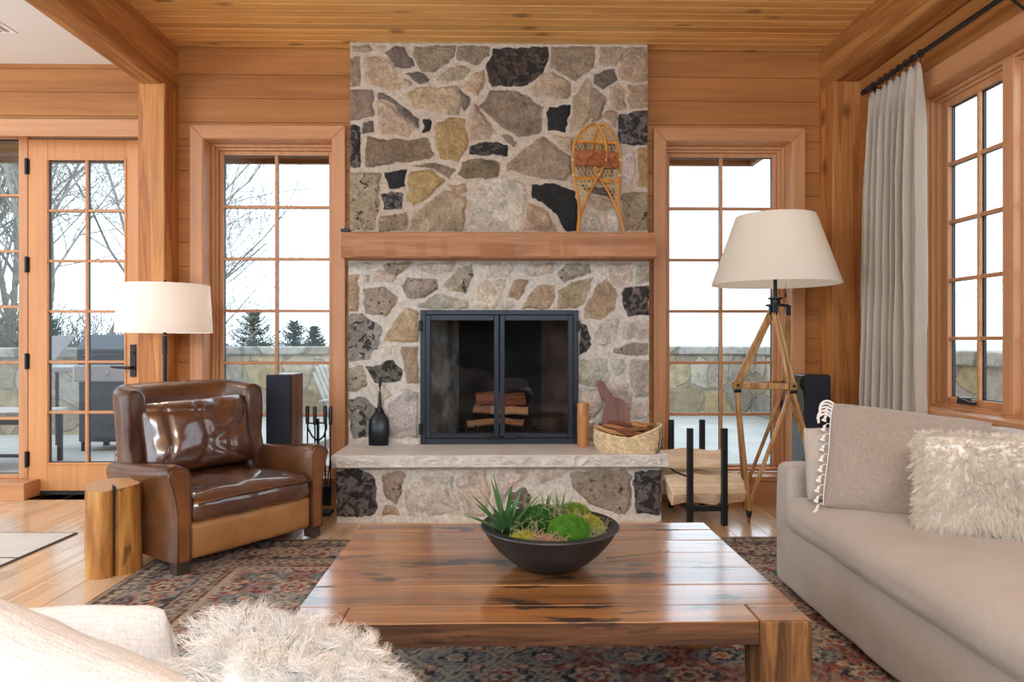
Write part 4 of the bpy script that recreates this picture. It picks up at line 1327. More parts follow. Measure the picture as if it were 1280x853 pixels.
# fireplace tools by the armchair
t = thing('fireplace_tool_set', 'black fireplace tool stand with four handles between armchair and hearth', 'fireplace tools', (-1.125, 4.24, 0))
mb = MB(); mb.box(-.085, .085, -.06, .06, 0, .018); mb.build('base', M_BLACK, t, bevel=.004)
mb = MB(); mb.tube([(0, 0, .018), (0, 0, .59)], .009, 10)
mb.tube([(0, 0, .45), (-.035, 0, .48), (-.062, 0, .53), (-.064, 0, .56)], .006, 8); mb.tube([(0, 0, .45), (.035, 0, .48), (.052, 0, .53), (.052, 0, .56)], .006, 8)
mb.tube([(-.064, 0, .56), (0, 0, .565), (.052, 0, .56)], .005, 8)
mb.build('stand', M_BLACK, t, smooth='auto')
for k, (x, y, tip) in enumerate(((-.07, .02, 'poker'), (-.012, -.025, 'brush'), (.042, .012, 'shovel'), (.082, -.018, 'tongs'))):
    mb = MB(); mb.tube([(x, y, .10), (x, y, .57)], .0048, 8)
    if tip == 'brush': mb.lathe([(.012, .06), (.03, .08), (.028, .17), (.010, .19)], 12, (x, y, 0))
    elif tip == 'shovel': mb.box(x - .035, x + .035, y - .004, y + .004, .05, .17)
    elif tip == 'tongs': mb.tube([(x - .012, y, .06), (x - .02, y, .2), (x, y, .34)], .004, 6)
    else: mb.tube([(x, y, .10), (x + .02, y, .07), (x + .03, y, .09)], .0045, 6)
    o = mb.build('poker' if tip == 'poker' else tip, M_BLACK, t, smooth='auto')
    mb = MB(); mb.tube([(x, y, .555), (x, y, .66), (x, y, .668)], [.011, .0125, .008], 10); mb.build('grip', M_BLACK, o, smooth='auto')

# log rack with split logs beside the hearth
t = thing('log_rack', 'black square bar log rack standing between hearth and tripod lamp', 'log rack', (1.20, 4.17, 0))
for x in (-.10, .10):
    for y in (-.235, .20):
        mb = MB(); mb.box(x - .0165, x + .0165, y - .0165, y + .0165, 0, .565); mb.build('post', M_BLACK, t, bevel=.003, seg=1)
for x in (-.10, .10):
    mb = MB(); mb.box(x - .014, x + .014, -.22, .19, .085, .115); mb.build('rail', M_BLACK, t, bevel=.002, seg=1)
for y in (-.235, .20):
    mb = MB(); mb.box(-.085, .085, y - .014, y + .014, .085, .115); mb.build('rail', M_BLACK, t, bevel=.002, seg=1)
for x in (-.10, .10):
    mb = MB(); mb.box(x - .019, x + .019, -.255, -.215, .09, .12); mb.build('bracket', M_BLACK, t, bevel=.003, seg=1)
M_BIRCH = wood('pale_split_birch', s2l(240, 222, 196), s2l(210, 180, 144), 'X', 12, .07, .75, .12, .2)
G = 'split logs in the log rack'
for i, (x, y, z, L, r, rx, rz, lab) in enumerate((
        (1.225, 4.06, .187, .46, .088, .5, .05, 'pale split log in front at the bottom of the log rack'), (1.21, 4.25, .185, .44, .085, 1.2, -.04, 'pale split log at the back on the bottom of the rack'),
        (1.16, 4.20, .335, .42, .082, .2, -.03, 'pale split log lying on top of the others in the rack'))):
    split_log('split_log', L, r, M_BIRCH, lab, G, (x, y, z), (rx, 0, rz), 20 + i, i != 0)
mb = MB()
pts = [(1.022, 4.30, .40), (1.024, 4.22, .33), (1.05, 4.12, .285), (1.10, 4.02, .272), (1.118, 3.965, .275)]
mb.tube(smooth_path(pts, 6), .0055, 8); mb.build('carry_strap', M_BLACK, t, smooth=True).matrix_parent_inverse = Matrix.Translation((-1.20, -4.17, 0))


# ---------------------------------------------------------------- rug
def make_rug():
    x0, x1, y0, y1 = -1.68, 2.15, .25, 3.685
    res = .0085
    nx = int((x1 - x0) / res); ny = int((y1 - y0) / res)
    X, Y = np.meshgrid(np.linspace(x0, x1, nx), np.linspace(y0, y1, ny), indexing='ij')
    wob = (fbm(X * 3, Y * 3, 4, 2) - .5) * .02
    dx = np.minimum(X - x0, x1 - X); dy = np.minimum(Y - y0, y1 - Y); d = np.minimum(dx, dy)
    along = np.where(dx < dy, Y, X)
    L = lambda *c: np.array(s2l(*c))
    navy = L(44, 48, 58); red = L(136, 58, 50); cream = L(184, 168, 142); tan = L(152, 126, 98); grey = L(128, 130, 128); brown = L(92, 66, 50); rust = L(164, 92, 66); blue = L(98, 114, 120)
    C = np.empty(X.shape + (3,)); C[:] = tan
    def put(m, c): C[m] = c
    def rosette(u, v, R, petals, cols):
        r = np.hypot(u, v); th = np.arctan2(v, u)
        Rm = R * (1 + .16 * np.cos(petals * th))
        for f, c in cols: put(r < Rm * f, c)
    # field: staggered rosettes joined by angular vines on a broken red and cream ground
    F = d > .47
    reg = fbm(X * 2.2, Y * 2.2, 31, 3)
    C[F & (reg < .5)] = red * .8 + tan * .2; C[F & (reg >= .5)] = cream * .55 + grey * .45
    P = .30
    def lat(px, py, sx=0, sy=0): return (X + sx) - np.round((X + sx) / px) * px, (Y + sy) - np.round((Y + sy) / py) * py
    for (sx, sy, n) in ((0, 0, 0), (P / 2, P / 2 * .9, 1)):
        u, v = lat(P, P * .9, sx, sy)
        dia = np.abs(u) / (P * .5) + np.abs(v) / (P * .45)
        ln = np.abs(np.abs(dia - .80 - .10 * np.cos(u * 60)) - .0) < .045
        C[F & ln] = navy
        leaf = (np.abs(np.abs(u) - .075 - .02 * np.cos(v * 55)) < .013) & (np.abs(v) < .085)
        C[F & leaf] = (blue if n else navy)
    for (sx, sy) in ((P / 4, P * .225), (-P / 4, P * .225), (P / 4, -P * .225), (-P / 4, -P * .225)):
        u, v = lat(P, P * .9, sx, sy); r = np.hypot(u, v) * (1 + .2 * np.cos(5 * np.arctan2(v, u)))
        C[F & (r < .026)] = rust; C[F & (r < .014)] = cream
    for (sx, sy, n) in ((0, 0, 0), (P / 2, P / 2 * .9, 1)):
        u, v = lat(P, P * .9, sx, sy); r = np.hypot(u, v * 1.15); th = np.arctan2(v, u)
        R = .072 * (1 + .15 * np.cos(8 * th))
        for f, c in ((1.12, navy), (1.0, cream if n == 0 else grey), (.74, red if n == 0 else navy), (.45, cream), (.28, navy if n == 0 else rust)):
            C[F & (r < R * f)] = c
    # borders
    def band(a, b): return (d >= a) & (d < b)
    C[band(0, .012)] = brown; C[band(.012, .03)] = tan
    b1 = band(.03, .10); C[b1] = brown * .8
    ph = np.abs(((along / .05) % 1) - .5); C[b1 & (np.abs(d - .065) < .018 * (1 - ph)) & (ph < .36)] = cream * .8; C[band(.095, .108)] = tan * .8; C[band(.03, .037)] = navy
    mbd = band(.108, .345); C[mbd] = navy * .7 + brown * .3
    q = .27; u = along - np.round(along / q) * q; v = d - .226
    wave = np.abs(v - .06 * np.sin(along * 2 * PI / q)) < .010; C[mbd & wave] = tan
    wave2 = np.abs(v + .06 * np.sin(along * 2 * PI / q)) < .007; C[mbd & wave2] = rust * .8
    for uu, R, cs in ((u, .070, (cream * .85, red * .8, cream, navy)), ((along + q / 2) - np.round((along + q / 2) / q) * q, .058, (rust * .8, cream * .9, navy, cream))):
        r = np.hypot(uu, v) * (1 + .17 * np.cos(7 * np.arctan2(v, uu)))
        for f, c in zip((1, .7, .45, .22), cs): C[mbd & (r < R * f)] = c
    for sg in (-1, 1):
        uu = (along + q / 4) - np.round((along + q / 4) / (q / 2)) * (q / 2)
        r = np.hypot(uu, v - sg * .082) * (1 + .25 * np.cos(4 * np.arctan2(v, uu))); C[mbd & (r < .022)] = tan; C[mbd & (r < .010)] = red
    C[band(.345, .358)] = tan; b2 = band(.358, .42); C[b2] = brown
    z = np.abs(((along / .045) % 1) - .5); C[b2 & (np.abs((d - .389) - (z - .25) * .07) < .009)] = cream * .9
    C[band(.42, .432)] = tan; C[band(.432, .452)] = red * .6; C[band(.452, .47)] = cream * .8
    edge = (d > .465) & (d < .50) & ((((along / .032) % 1) < .5)); C[edge] = cream * .8
    # age: worn to the knots and dusty
    n1 = fbm(X * 70, Y * 45, 71, 2); n2 = fbm(X * 9, Y * 9, 77, 4); n3 = vnoise(X * 150, Y * 150, 83)
    wear = np.clip((n1 - .42) * 3.4, 0, 1) * .62 + np.clip((n2 - .48) * 3, 0, 1) * .35
    dust = L(158, 150, 142)
    C = C * (1 - np.clip(wear, 0, .85)[..., None]) + dust * np.clip(wear, 0, .85)[..., None]
    dk = np.clip((n3 - .62) * 3, 0, 1) * .4; C = C * (1 - dk[..., None])
    Z = .0065 + .0012 * n1
    Z = np.where(d < .004, .003, Z)
    V = np.stack([X + wob * (d < .03) * (dx < .03), Y + wob * (d < .03) * (dy < .03), Z], -1).reshape(-1, 3)
    ii = np.arange(nx * ny).reshape(nx, ny)
    F_ = np.stack([ii[:-1, :-1], ii[1:, :-1], ii[1:, 1:], ii[:-1, 1:]], -1).reshape(-1, 4)
    m = attr_mat('worn_persian_wool', .95, .35, 300., (.8, 1.2), 60.)
    o = np_mesh('persian_rug', V, F_, m)
    a = o.data.color_attributes.new('Col', 'FLOAT_COLOR', 'POINT')
    cc = np.ones((nx * ny, 4), np.float32); cc[:, :3] = C.reshape(-1, 3); a.data.foreach_set('color', cc.ravel())
    return tag(o, 'worn red and navy floral wool rug under the plank table', 'rug')


make_rug()

# pale flat mat near the garden door
t = thing('floor_mat', 'pale flat mat with thin dark edging on the oak floor by the garden door', 'rug', (-2.362, 3.545, 0))
mb = MB(); mb.box(-2.0, .0, -1.6, .28, .001, .006); mb.build('cloth', linen('mat_cloth', s2l(214, 206, 196)), t)
mb = MB(); mb.box(0, .012, -1.6, .28, .001, .008); mb.box(-2.0, .012, .28, .286, .001, .007); mb.box(-2.0, 0, -.160, -.150, .0062, .0078); mb.build('edging', plain('mat_edge', s2l(88, 80, 74), .8), t)
t.rotation_euler = (0, 0, math.radians(-1.5))

# ---------------------------------------------------------------- armchair
L_SHELL = leather('saddle_leather', s2l(72, 42, 24), s2l(110, 68, 38), .30, .22)
L_PANEL = leather('worn_tan_leather', s2l(158, 108, 58), s2l(184, 134, 82), .36, .25)
L_DARK = leather('oxblood_leather', s2l(72, 40, 26), s2l(104, 60, 40), .20, .35, 1.0)
CH = Vector((-1.545, 3.665, .008)); CA = math.radians(53.6)
t = thing('leather_armchair', 'wide low brown leather club armchair with winged back', 'armchair', CH, CA)
# back: curved winged slab
def back_shell():
    path = smooth_path([(-.322, .05), (-.325, .14), (-.29, .235), (-.18, .285), (0, .30), (.18, .285), (.29, .235), (.325, .14), (.322, .05)], 5)
    V = []; F = []; n = len(path); prof_n = 26
    for i, (x, y) in enumerate(path):
        a = Vector(path[max(0, i - 1)]); b = Vector(path[min(n - 1, i + 1)]); tg = (b - a).normalized(); nr = Vector((tg.y, -tg.x))  # points outward? corrected below
        if nr.dot(Vector((x, y - .1))) < 0: nr = -nr
        s = i / (n - 1) * 2 - 1
        wing = max(0, abs(s) - .55) / .45
        top = .835 - .02 * wing - .0 * abs(s); th = .058 + .006 * wing
        if wing > .8: th *= 1 - .35 * (wing - .8) / .2
        bot = .06
        for k in range(prof_n):
            u = k / prof_n
            # closed loop: inner face up, round top, outer face down
            if u < .4: f = u / .4; z = bot + (top - th - bot) * f; off = -th
            elif u < .6:
                f = (u - .4) / .2; an = PI * (1 - f); off = math.cos(an) * th; z = top - th + math.sin(an) * th
            else: f = (u - .6) / .4; z = top - th - (top - th - bot) * f; off = th
            hz_ = max(0, (z - .42) / .42)
            lean = .075 * hz_ ** 1.2
            flare = .018 * hz_ ** 2 * (1 if wing > 0 else 0) * wing
            nar = .040 * wing * max(0, 1 - abs(z - .52) / .14)            # pinch where wing meets arm
            px = x + nr.x * (off + flare); py = y + nr.y * off + lean * (1 - .25 * wing) + nar * .8
            V.append((px, py, z))
    for i in range(n - 1):
        for k in range(prof_n):
            F.append((i * prof_n + k, i * prof_n + (k + 1) % prof_n, (i + 1) * prof_n + (k + 1) % prof_n, (i + 1) * prof_n + k))
    F.append(tuple(range(prof_n - 1, -1, -1))); F.append(tuple((n - 1) * prof_n + k for k in range(prof_n)))
    m = MB(); m.v = V; m.f = F; return m
bk = back_shell().build('backrest', L_SHELL, t, smooth='auto', angle=60, bevel=.012, seg=3)
mb = MB()
for xx in (-.10, .06):
    mb.tube(smooth_path([(xx, .262, .46), (xx, .285, .60), (xx, .318, .76), (xx, .345, .826), (xx, .385, .838)], 4), .0022, 5)
mb.build('seam', L_PANEL, bk, smooth=True)
def arm(sx):
    """rolled arm: section in x-z swept from back to front"""
    V = []; F = []; ys = [.22, .10, 0, -.10, -.20, -.29, -.35, -.385, -.405]; NN = 24
    for yi, y in enumerate(ys):
        f = (.22 - y) / .625
        top = .455 + .05 * f ** 1.5 - (.0 if y > -.39 else .012)
        sec = []
        fl = .018 + .030 * f
        xi_, xo = .335, .408
        ins = 0 if y > -.37 else (.008 if y > -.39 else .022)
        pts = [(xi_ + ins, .05), (xi_ + ins, .30), (xi_ + ins - .004, top - .075), (xi_ + .006 + ins + fl * .2, top - .022), (xi_ + .028 + fl * .5, top - ins), (xo - .024 + fl * .8, top - .004 - ins), (xo + fl - ins, top - .035), (xo - .004 + fl * .75 - ins, top - .085), (xo - .002 + fl * .2 - ins, top - .19), (xo - ins, .22), (xo - ins, .05)]
        P = smooth_path(pts, 3)
        for px, pz in P: V.append((sx * px, y, pz))
        nn = len(P)
    for i in range(len(ys) - 1):
        for k in range(nn):
            F.append((i * nn + k, i * nn + (k + 1) % nn, (i + 1) * nn + (k + 1) % nn, (i + 1) * nn + k))
    F.append(tuple(range(nn - 1, -1, -1))); F.append(tuple((len(ys) - 1) * nn + k for k in range(nn)))
    m = MB(); m.v = V; m.f = F; return m
for sx in (-1, 1):
    a_ = arm(sx).build('armrest', L_SHELL, t, smooth='auto', angle=50, bevel=.01, seg=2)
    # worn front facing
    mb = MB(); pts = [(.342, .055), (.342, .30), (.341, .425), (.350, .468), (.372, .486), (.410, .482), (.440, .456), (.428, .41), (.407, .32), (.401, .22), (.401, .055)]
    mb.prism([(sx * p, q) for p, q in smooth_path(pts, 3)], -.417, -.398, 'xz')
    mb.build('arm_front', leather('arm_front_leather', s2l(112, 66, 34), s2l(150, 98, 54), .32, .22) if sx < 0 else bpy.data.materials['arm_front_leather'], a_, bevel=.008, seg=3, smooth='auto')
    mb = MB(); mb.tube([(sx * p, -.416, q) for p, q in smooth_path(pts, 4)], .004, 6); mb.build('piping', L_SHELL, a_, smooth=True)
vs, fs = soft_box(-.343, .343, -.405, .2, .05, .228, .03, 12, side=.012, wr=.003, ws=7, seed=3); mb = MB(); mb.add(vs, fs)
mb.build('front_rail', L_PANEL, t, smooth=True)
vs, fs = soft_box(-.336, .336, -.425, .20, .215, .335, .045, 24, crown=.05, side=.008, wr=.012, ws=8, seed=8); mb = MB(); mb.add(vs, fs)
sc_ = mb.build('seat_cushion', L_DARK, t, smooth=True)
mb = MB(); mb.tube([(-.31, -.434, .315), (-.1, -.438, .322), (.1, -.438, .322), (.31, -.434, .315)], .005, 6); mb.build('piping', L_SHELL, sc_, smooth=True)
M_FOOT = plain('dark_foot', s2l(66, 50, 42), .45)
for sx in (-1, 1):
    for y in (-.375, .20):
        mb = MB(); mb.box(sx * .37 - .032, sx * .37 + .032, y - .032, y + .032, 0, .06); mb.build('leg', M_FOOT, t, bevel=.004)
# loose leather pillow on the chair
vs, fs = pillow(.62, .40, .19, 52, .06, .014, 5, 2.0, 3.0, .014); mb = MB(); mb.add(vs, fs)
pl = mb.build('leather_pillow', L_DARK, smooth=True)
Rz = Matrix.Rotation(CA, 4, 'Z')
ctr = CH + (Rz @ Vector((-.02, .075, .565))); xa = Rz @ Vector((1, 0, .03)); za = Rz @ Vector((-.02, .30, 1))
frame_at(pl, ctr, xa, za)
tag(pl, 'creased dark brown leather pillow propped in the club armchair', 'pillow')

# log stump table
g = random.Random(12)
t = thing('stump_side_table', 'short peeled log stump side table beside the leather armchair', 'side table', (-1.80, 3.20, 0))
def stump_r(a):
    r = .108 + .008 * math.sin(2 * a + 1.0) + .009 * math.sin(3 * a + .4)
    for c, w, dep in ((-.95, .10, .028), (2.6, .20, .014)):
        dd = math.atan2(math.sin(a - c), math.cos(a - c)); r -= dep * math.exp(-(dd / w) ** 2)
    return r
V = []; F = []; NA = 72; NZ = 14
for j in range(NZ + 1):
    z = .405 * j / NZ
    for k in range(NA):
        a = 2 * PI * k / NA; r = stump_r(a) * (1 + .02 * math.sin(z * 14 + 3 * a)) + .003 * mnoise.noise(Vector((math.cos(a) * 6, math.sin(a) * 6, z * 5)))
        r *= (1 - .05 * max(0, (j - NZ + .6)))
        V.append((r * math.cos(a), r * math.sin(a), z - (.0 if j < NZ else 0) + (.012 * math.sin(a) if j == NZ else 0)))
for j in range(NZ):
    for k in range(NA): F.append((j * NA + k, j * NA + (k + 1) % NA, (j + 1) * NA + (k + 1) % NA, (j + 1) * NA + k))
F.append(tuple(range(NA - 1, -1, -1)))
m = MB(); m.v = V; m.f = F
M_PEEL = wood('peeled_log', s2l(208, 156, 86), s2l(150, 96, 44), 'Z', 11, .10, .5, 0, .1, knots=5.0, gouge=.6)
m.build('trunk', M_PEEL, t, smooth='auto')
mt, nt, b = mat_new('end_grain')
tc = nd(nt, 'ShaderNodeTexCoord'); ln = nd(nt, 'ShaderNodeVectorMath', {0: tc.outputs['Object']}, operation='LENGTH')
nn_ = nd(nt, 'ShaderNodeTexNoise', {'Vector': tc.outputs['Object'], 'Scale': 14.0, 'Detail': 4.0})
xy = nd(nt, 'ShaderNodeVectorMath', {0: tc.outputs['Object'], 1: (1, 1, 0)}, operation='MULTIPLY'); ln = nd(nt, 'ShaderNodeVectorMath', {0: xy.outputs['Vector']}, operation='LENGTH')
a_ = nd(nt, 'ShaderNodeMath', {0: nn_.outputs['Fac'], 1: .03, 2: ln.outputs['Value']}, operation='MULTIPLY_ADD'); s_ = nd(nt, 'ShaderNodeMath', {0: a_.outputs[0], 1: 420.}, operation='MULTIPLY'); s2 = nd(nt, 'ShaderNodeMath', {0: s_.outputs[0]}, operation='SINE')
mr = nd(nt, 'ShaderNodeMapRange', {'Value': s2.outputs[0], 'From Min': -1., 'From Max': 1.}); mx = nd(nt, 'ShaderNodeMix', data_type='RGBA'); nt.links.new(mr.outputs['Result'], mx.inputs[0])
mx.inputs[6].default_value = rgb(s2l(206, 160, 110)); mx.inputs[7].default_value = rgb(s2l(184, 132, 82)); nt.links.new(mx.outputs[2], b.inputs['Base Color']); b.inputs['Roughness'].default_value = .33
m = MB(); m.v = [V[NZ * NA + k] for k in range(NA)] + [(0, 0, .405)]; m.f = [(k, (k + 1) % NA, NA) for k in range(NA)]
m.build('top', mt, t, smooth=True)
mb = MB(); c_ = math.cos(-.95); s_ = math.sin(-.95)
mb.tube([(c_ * .081, s_ * .081, .002), (c_ * .080, s_ * .080, .2), (c_ * .078, s_ * .078, .404), (c_ * .02, s_ * .02, .4065)], [.0015, .004, .0075, .002], 6); mb.build('crack', plain('dark_split', (.03, .02, .014), .8), t, smooth=True)
mb = MB(); mb.tube([(-.090, .05, .20), (-.108, .05, .215), (-.122, .052, .235)], [.034, .026, .010], 10); mb.build('branch_stub', M_PEEL, t, smooth=True)

# ------------------------------------------------------------ coffee table
tx0, tx1, ty0, ty1 = -.497, .737, 1.598, 2.464; ZT = .41
ct = thing('plank_coffee_table', 'low reclaimed plank coffee table with thick square legs', 'coffee table', ((tx0 + tx1) / 2, (ty0 + ty1) / 2, .008))
hw = (tx1 - tx0) / 2; hd = (ty1 - ty0) / 2; zt = ZT - .008
M_TABLE = wood('reclaimed_pine', s2l(180, 122, 66), s2l(100, 64, 34), 'X', 13, .06, .44, .13, .12, gouge=.93, spec=1.0, contrast=(.30, .72), coat=1.0, gth=.575, coat_ior=2.1, knots=4.0)
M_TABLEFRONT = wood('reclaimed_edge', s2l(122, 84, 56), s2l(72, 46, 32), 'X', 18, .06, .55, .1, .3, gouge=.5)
M_TABLELEG = wood('reclaimed_leg', s2l(156, 110, 66), s2l(84, 54, 30), 'Z', 17, .07, .55, .05, .4, gouge=.7, waves=.08)
lw = .125
edges = [-hd, -hd + .105, -hd + .245, -hd + .385, -hd + .525, -hd + .655, -hd + .775, hd]
gg = random.Random(4)
for i in range(7):
    a, b_ = edges[i], edges[i + 1]
    V = []; F = []; K = 46
    xa, xb = (-hw + lw + .0015, hw - lw - .0015) if i == 0 else (-hw, hw)
    dz = gg.uniform(-.0015, .0015)
    for q in range(K + 1):
        x = xa + (xb - xa) * q / K
        e0 = a + .0008 + (.0022 * mnoise.noise(Vector((x * 6, i, 0))) if i else .004 * mnoise.noise(Vector((x * 7, 3.3, 0)))); e1 = b_ - .0008 + .0018 * mnoise.noise(Vector((x * 6, i + 1, 5)))
        z1 = zt + dz + .0012 * mnoise.noise(Vector((x * 4, i * 3, 1)))
        rb = .002
        V += [(x, e0, zt - .056), (x, e0, z1 - rb), (x, e0 + rb, z1), (x, e1 - rb, z1), (x, e1, z1 - rb), (x, e1, zt - .056)]
    for q in range(K):
        for s in range(6): F.append((q * 6 + s, q * 6 + (s + 1) % 6, (q + 1) * 6 + (s + 1) % 6, (q + 1) * 6 + s))
    F.append((5, 4, 3, 2, 1, 0)); F.append(tuple(K * 6 + s for s in range(6)))
    m = MB(); m.v = V; m.f = F; o = m.build('plank', M_TABLE, ct)
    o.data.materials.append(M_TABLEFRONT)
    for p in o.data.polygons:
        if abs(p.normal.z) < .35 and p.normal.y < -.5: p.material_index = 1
for sx in (-1, 1):
    for sy in (-1, 1):
        top = zt + .0005 if sy < 0 else zt - .058
        mb = MB(); mb.box(sx * hw - (lw if sx > 0 else 0), sx * hw + (lw if sx < 0 else 0), sy * hd - (lw if sy > 0 else 0.003), sy * hd + (.1035 if sy < 0 else 0), 0, top)
        o = mb.build('leg', M_TABLELEG, ct, bevel=.005, seg=2); o.data.materials.append(M_TABLE)
        for p in o.data.polygons:
            if p.normal.z > .8: p.material_index = 1

# ---------------------------------------------------------------- planter bowl
BC = (.146, 2.0, ZT + .0015); BR_ = .2025; BH = .123
bw = thing('planter_bowl', 'wide black stone bowl planted with moss and succulents on the coffee table', 'planter', BC)
prof = [(.0, 0), (.07, 0), (.085, .003), (.118, .022), (.150, .050), (.178, .083), (.198, .116), (BR_, BH - .004), (BR_ - .002, BH), (BR_ - .024, BH + .0005), (BR_ - .030, BH - .006), (.150, .085), (.1, .072), (0, .07)]
mb = MB(); mb.lathe(prof, 72, cap=False); mb.build('bowl', plain('black_stoneware', (.018, .020, .024), .5, bump=.15, bs=30, var=.3, vs=14), bw, smooth='auto', angle=50)
V = []; F = []
for i in range(13):
    for k in range(40):
        r = .172 * i / 12; a = 2 * PI * k / 40
        V.append((r * math.cos(a), r * math.sin(a), .100 + .016 * (1 - (i / 12) ** 2) + .006 * mnoise.noise(Vector((r * math.cos(a) * 30, r * math.sin(a) * 30, 2)))))
for i in range(12):
    for k in range(40): F.append((i * 40 + k, i * 40 + (k + 1) % 40, (i + 1) * 40 + (k + 1) % 40, (i + 1) * 40 + k))
m = MB(); m.v = V; m.f = F
m.build('soil', plain('bark_mulch', s2l(96, 74, 60), .95, bump=1.0, bs=90, var=.5, vs=50), bw, smooth=True)


def moss_ball(name, c, r, sq, col, seed, n, L, label, lump=.06, fz=18):
    root = thing(name, label, 'moss', (BC[0] + c[0], BC[1] + c[1], BC[2] + c[2]), group='moss in the planter bowl')
    bm = bmesh.new(); bmesh.ops.create_icosphere(bm, subdivisions=4, radius=r)
    for v in bm.verts:
        nn = mnoise.noise(Vector(v.co) * fz + Vector((seed, 0, 0))); v.co *= 1 + lump * nn; v.co.z *= sq
    vs = [v.co.copy() for v in bm.verts]; bm.verts.index_update(); fs = [tuple(v.index for v in f.verts) for f in bm.faces]; bm.normal_update(); ns = [v.normal.copy() for v in bm.verts]; bm.free()
    mat = plain(name + '_body', [q * .55 for q in col], .95, bump=.8, bs=160, var=.4, vs=40); mf = plain(name + '_tip', col, .9, var=.35, vs=50)
    m = MB(); m.add(vs, fs); m.build('cushion', mat, root, smooth=True)
    gq = np.random.default_rng(seed); ii = gq.integers(0, len(vs), n); R = np.array(vs)[ii] + gq.normal(0, r * .02, (n, 3)); N = np.array(ns)[ii]
    k = R[:, 2] > -r * .5
    SV, SF = strands(R[k], N[k], L, .0007, 3, .4, .1, None, seed, 1, .45)
    o = np_mesh('moss_pile', SV, SF, mf, root); tag(o, kind='stuff')
    return root


GB = s2l(86, 148, 34); GD = s2l(58, 108, 40); GY = s2l(176, 172, 62)
moss_ball('moss_mound', (.050, -.078, .118), .056, .80, GB, 3, 5200, .008, 'largest bright green moss mound at the front of the bowl')
moss_ball('moss_mound', (-.030, .0, .128), .052, .85, GD, 5, 4200, .010, 'dark green moss mound behind the spiky aloe leaves')
moss_ball('moss_mound', (.075, .065, .128), .050, .70, s2l(120, 150, 46), 7, 3600, .010, 'yellow green moss mound at the back of the bowl')
moss_ball('moss_mound', (.115, -.040, .118), .034, 1.0, GY, 9, 2200, .008, 'small upright golden moss tuft near the bowl rim')
moss_ball('moss_mound', (-.082, -.105, .106), .034, .62, GY, 11, 1800, .006, 'knobbly yellow moss clump near the aloe', .30, 60)
moss_ball('moss_mound', (-.042, -.115, .104), .024, .62, s2l(130, 140, 50), 13, 1200, .006, 'small olive moss clump at the front rim of the bowl', .30, 60)


def succulent(name, label, c, leaves, col, col2, L, w, spread, seed, up=.7, curl=.25):
    root = thing(name, label, 'plant', (BC[0] + c[0], BC[1] + c[1], BC[2] + c[2]))
    m1 = plain(name + '_leaf', col, .42, var=.3, vs=25); g = random.Random(seed)
    for i in range(leaves):
        a = i * 2.399 + g.uniform(-.3, .3); f = i / leaves
        el = (1.45 - spread * f) + g.uniform(-.1, .1); LL = L * (1 - .25 * f) * g.uniform(.8, 1.12)
        V = []; F = []; K = 8
        d = Vector((math.cos(a) * math.cos(el), math.sin(a) * math.cos(el), math.sin(el))); s = Vector((-math.sin(a), math.cos(a), 0)); n = s.cross(d)
        for k in range(K + 1):
            t_ = k / K; wd = w * (1 - t_ ** 1.6) * (.75 + .5 * math.sin(min(1, t_ * 3) * PI / 2) * .5) + .0004
            p = d * LL * t_ + n * (-curl * LL * t_ * t_ * (.3 + f)) * -1 * (1 if up > .5 else -1)
            V += [p - s * wd, p - n * wd * .38, p + s * wd, p + n * wd * .12]
        for k in range(K):
            for q in range(4): F.append((k * 4 + q, k * 4 + (q + 1) % 4, (k + 1) * 4 + (q + 1) % 4, (k + 1) * 4 + q))
        F.append((3, 2, 1, 0)); F.append(tuple(K * 4 + q for q in range(4)))
        m = MB(); m.v = V; m.f = F; m.build('leaf', m1, root, smooth='auto', angle=60)
    return root


succulent('aloe_plant', 'spiky dark green aloe standing tall at the side of the bowl', (-.128, -.035, .10), 20, s2l(66, 112, 62), s2l(90, 130, 80), .170, .0115, 1.15, 21, 1, .18)
succulent('air_plant', 'silvery green rosette of thin leaves at the back of the bowl', (.035, .045, .125), 26, s2l(112, 146, 96), s2l(130, 150, 110), .085, .0055, 1.35, 33, 1, .3)
succulent('air_plant', 'low grass green rosette leaning over the bowl behind the big moss mound', (-.005, .075, .122), 18, s2l(104, 140, 66), s2l(130, 150, 110), .082, .006, 1.25, 41, 1, .25)
# curly dried moss tendrils
def tendrils(label, boxes, n, col, seed, L, r):
    g = random.Random(seed); mb = MB()
    for i in range(n):
        cx, cy, cz, sx, sy = g.choice(boxes); p = Vector((cx + g.uniform(-sx, sx), cy + g.uniform(-sy, sy), cz)); d = Vector((g.uniform(-1, 1), g.uniform(-1, 1), g.uniform(.1, 1.0))).normalized(); pts = [p.copy()]
        ax = Vector((g.uniform(-1, 1), g.uniform(-1, 1), g.uniform(-1, 1))).normalized(); st = L * g.uniform(.5, 1.2) / 8; an = g.uniform(.25, .6)
        for k in range(8): d = Matrix.Rotation(an, 3, ax) @ d; p = p + d * st; p.z = max(p.z, cz - .004); pts.append(p.copy())
        mb.tube(pts, r, 4, cap=False)
    o = mb.build('dried_moss', plain('dried_moss_%d' % seed, col, .9, var=.3, vs=60), smooth=True); o.location = BC
    return tag(o, label, 'moss', kind='stuff')
tendrils('curly pale dried moss tendrils spilling between the plants in the bowl', [(-.075, -.075, .118, .05, .03), (.13, .02, .115, .035, .06), (.12, -.09, .115, .03, .02), (-.02, .02, .16, .05, .03), (.02, -.02, .15, .03, .02)], 240, s2l(150, 152, 110), 5, .055, .0008)
tendrils('tan shredded moss at the front of the bowl', [(.0, -.135, .110, .045, .018), (.085, .0, .135, .03, .02), (-.03, -.13, .108, .03, .02)], 420, s2l(178, 146, 116), 8, .03, .0007)

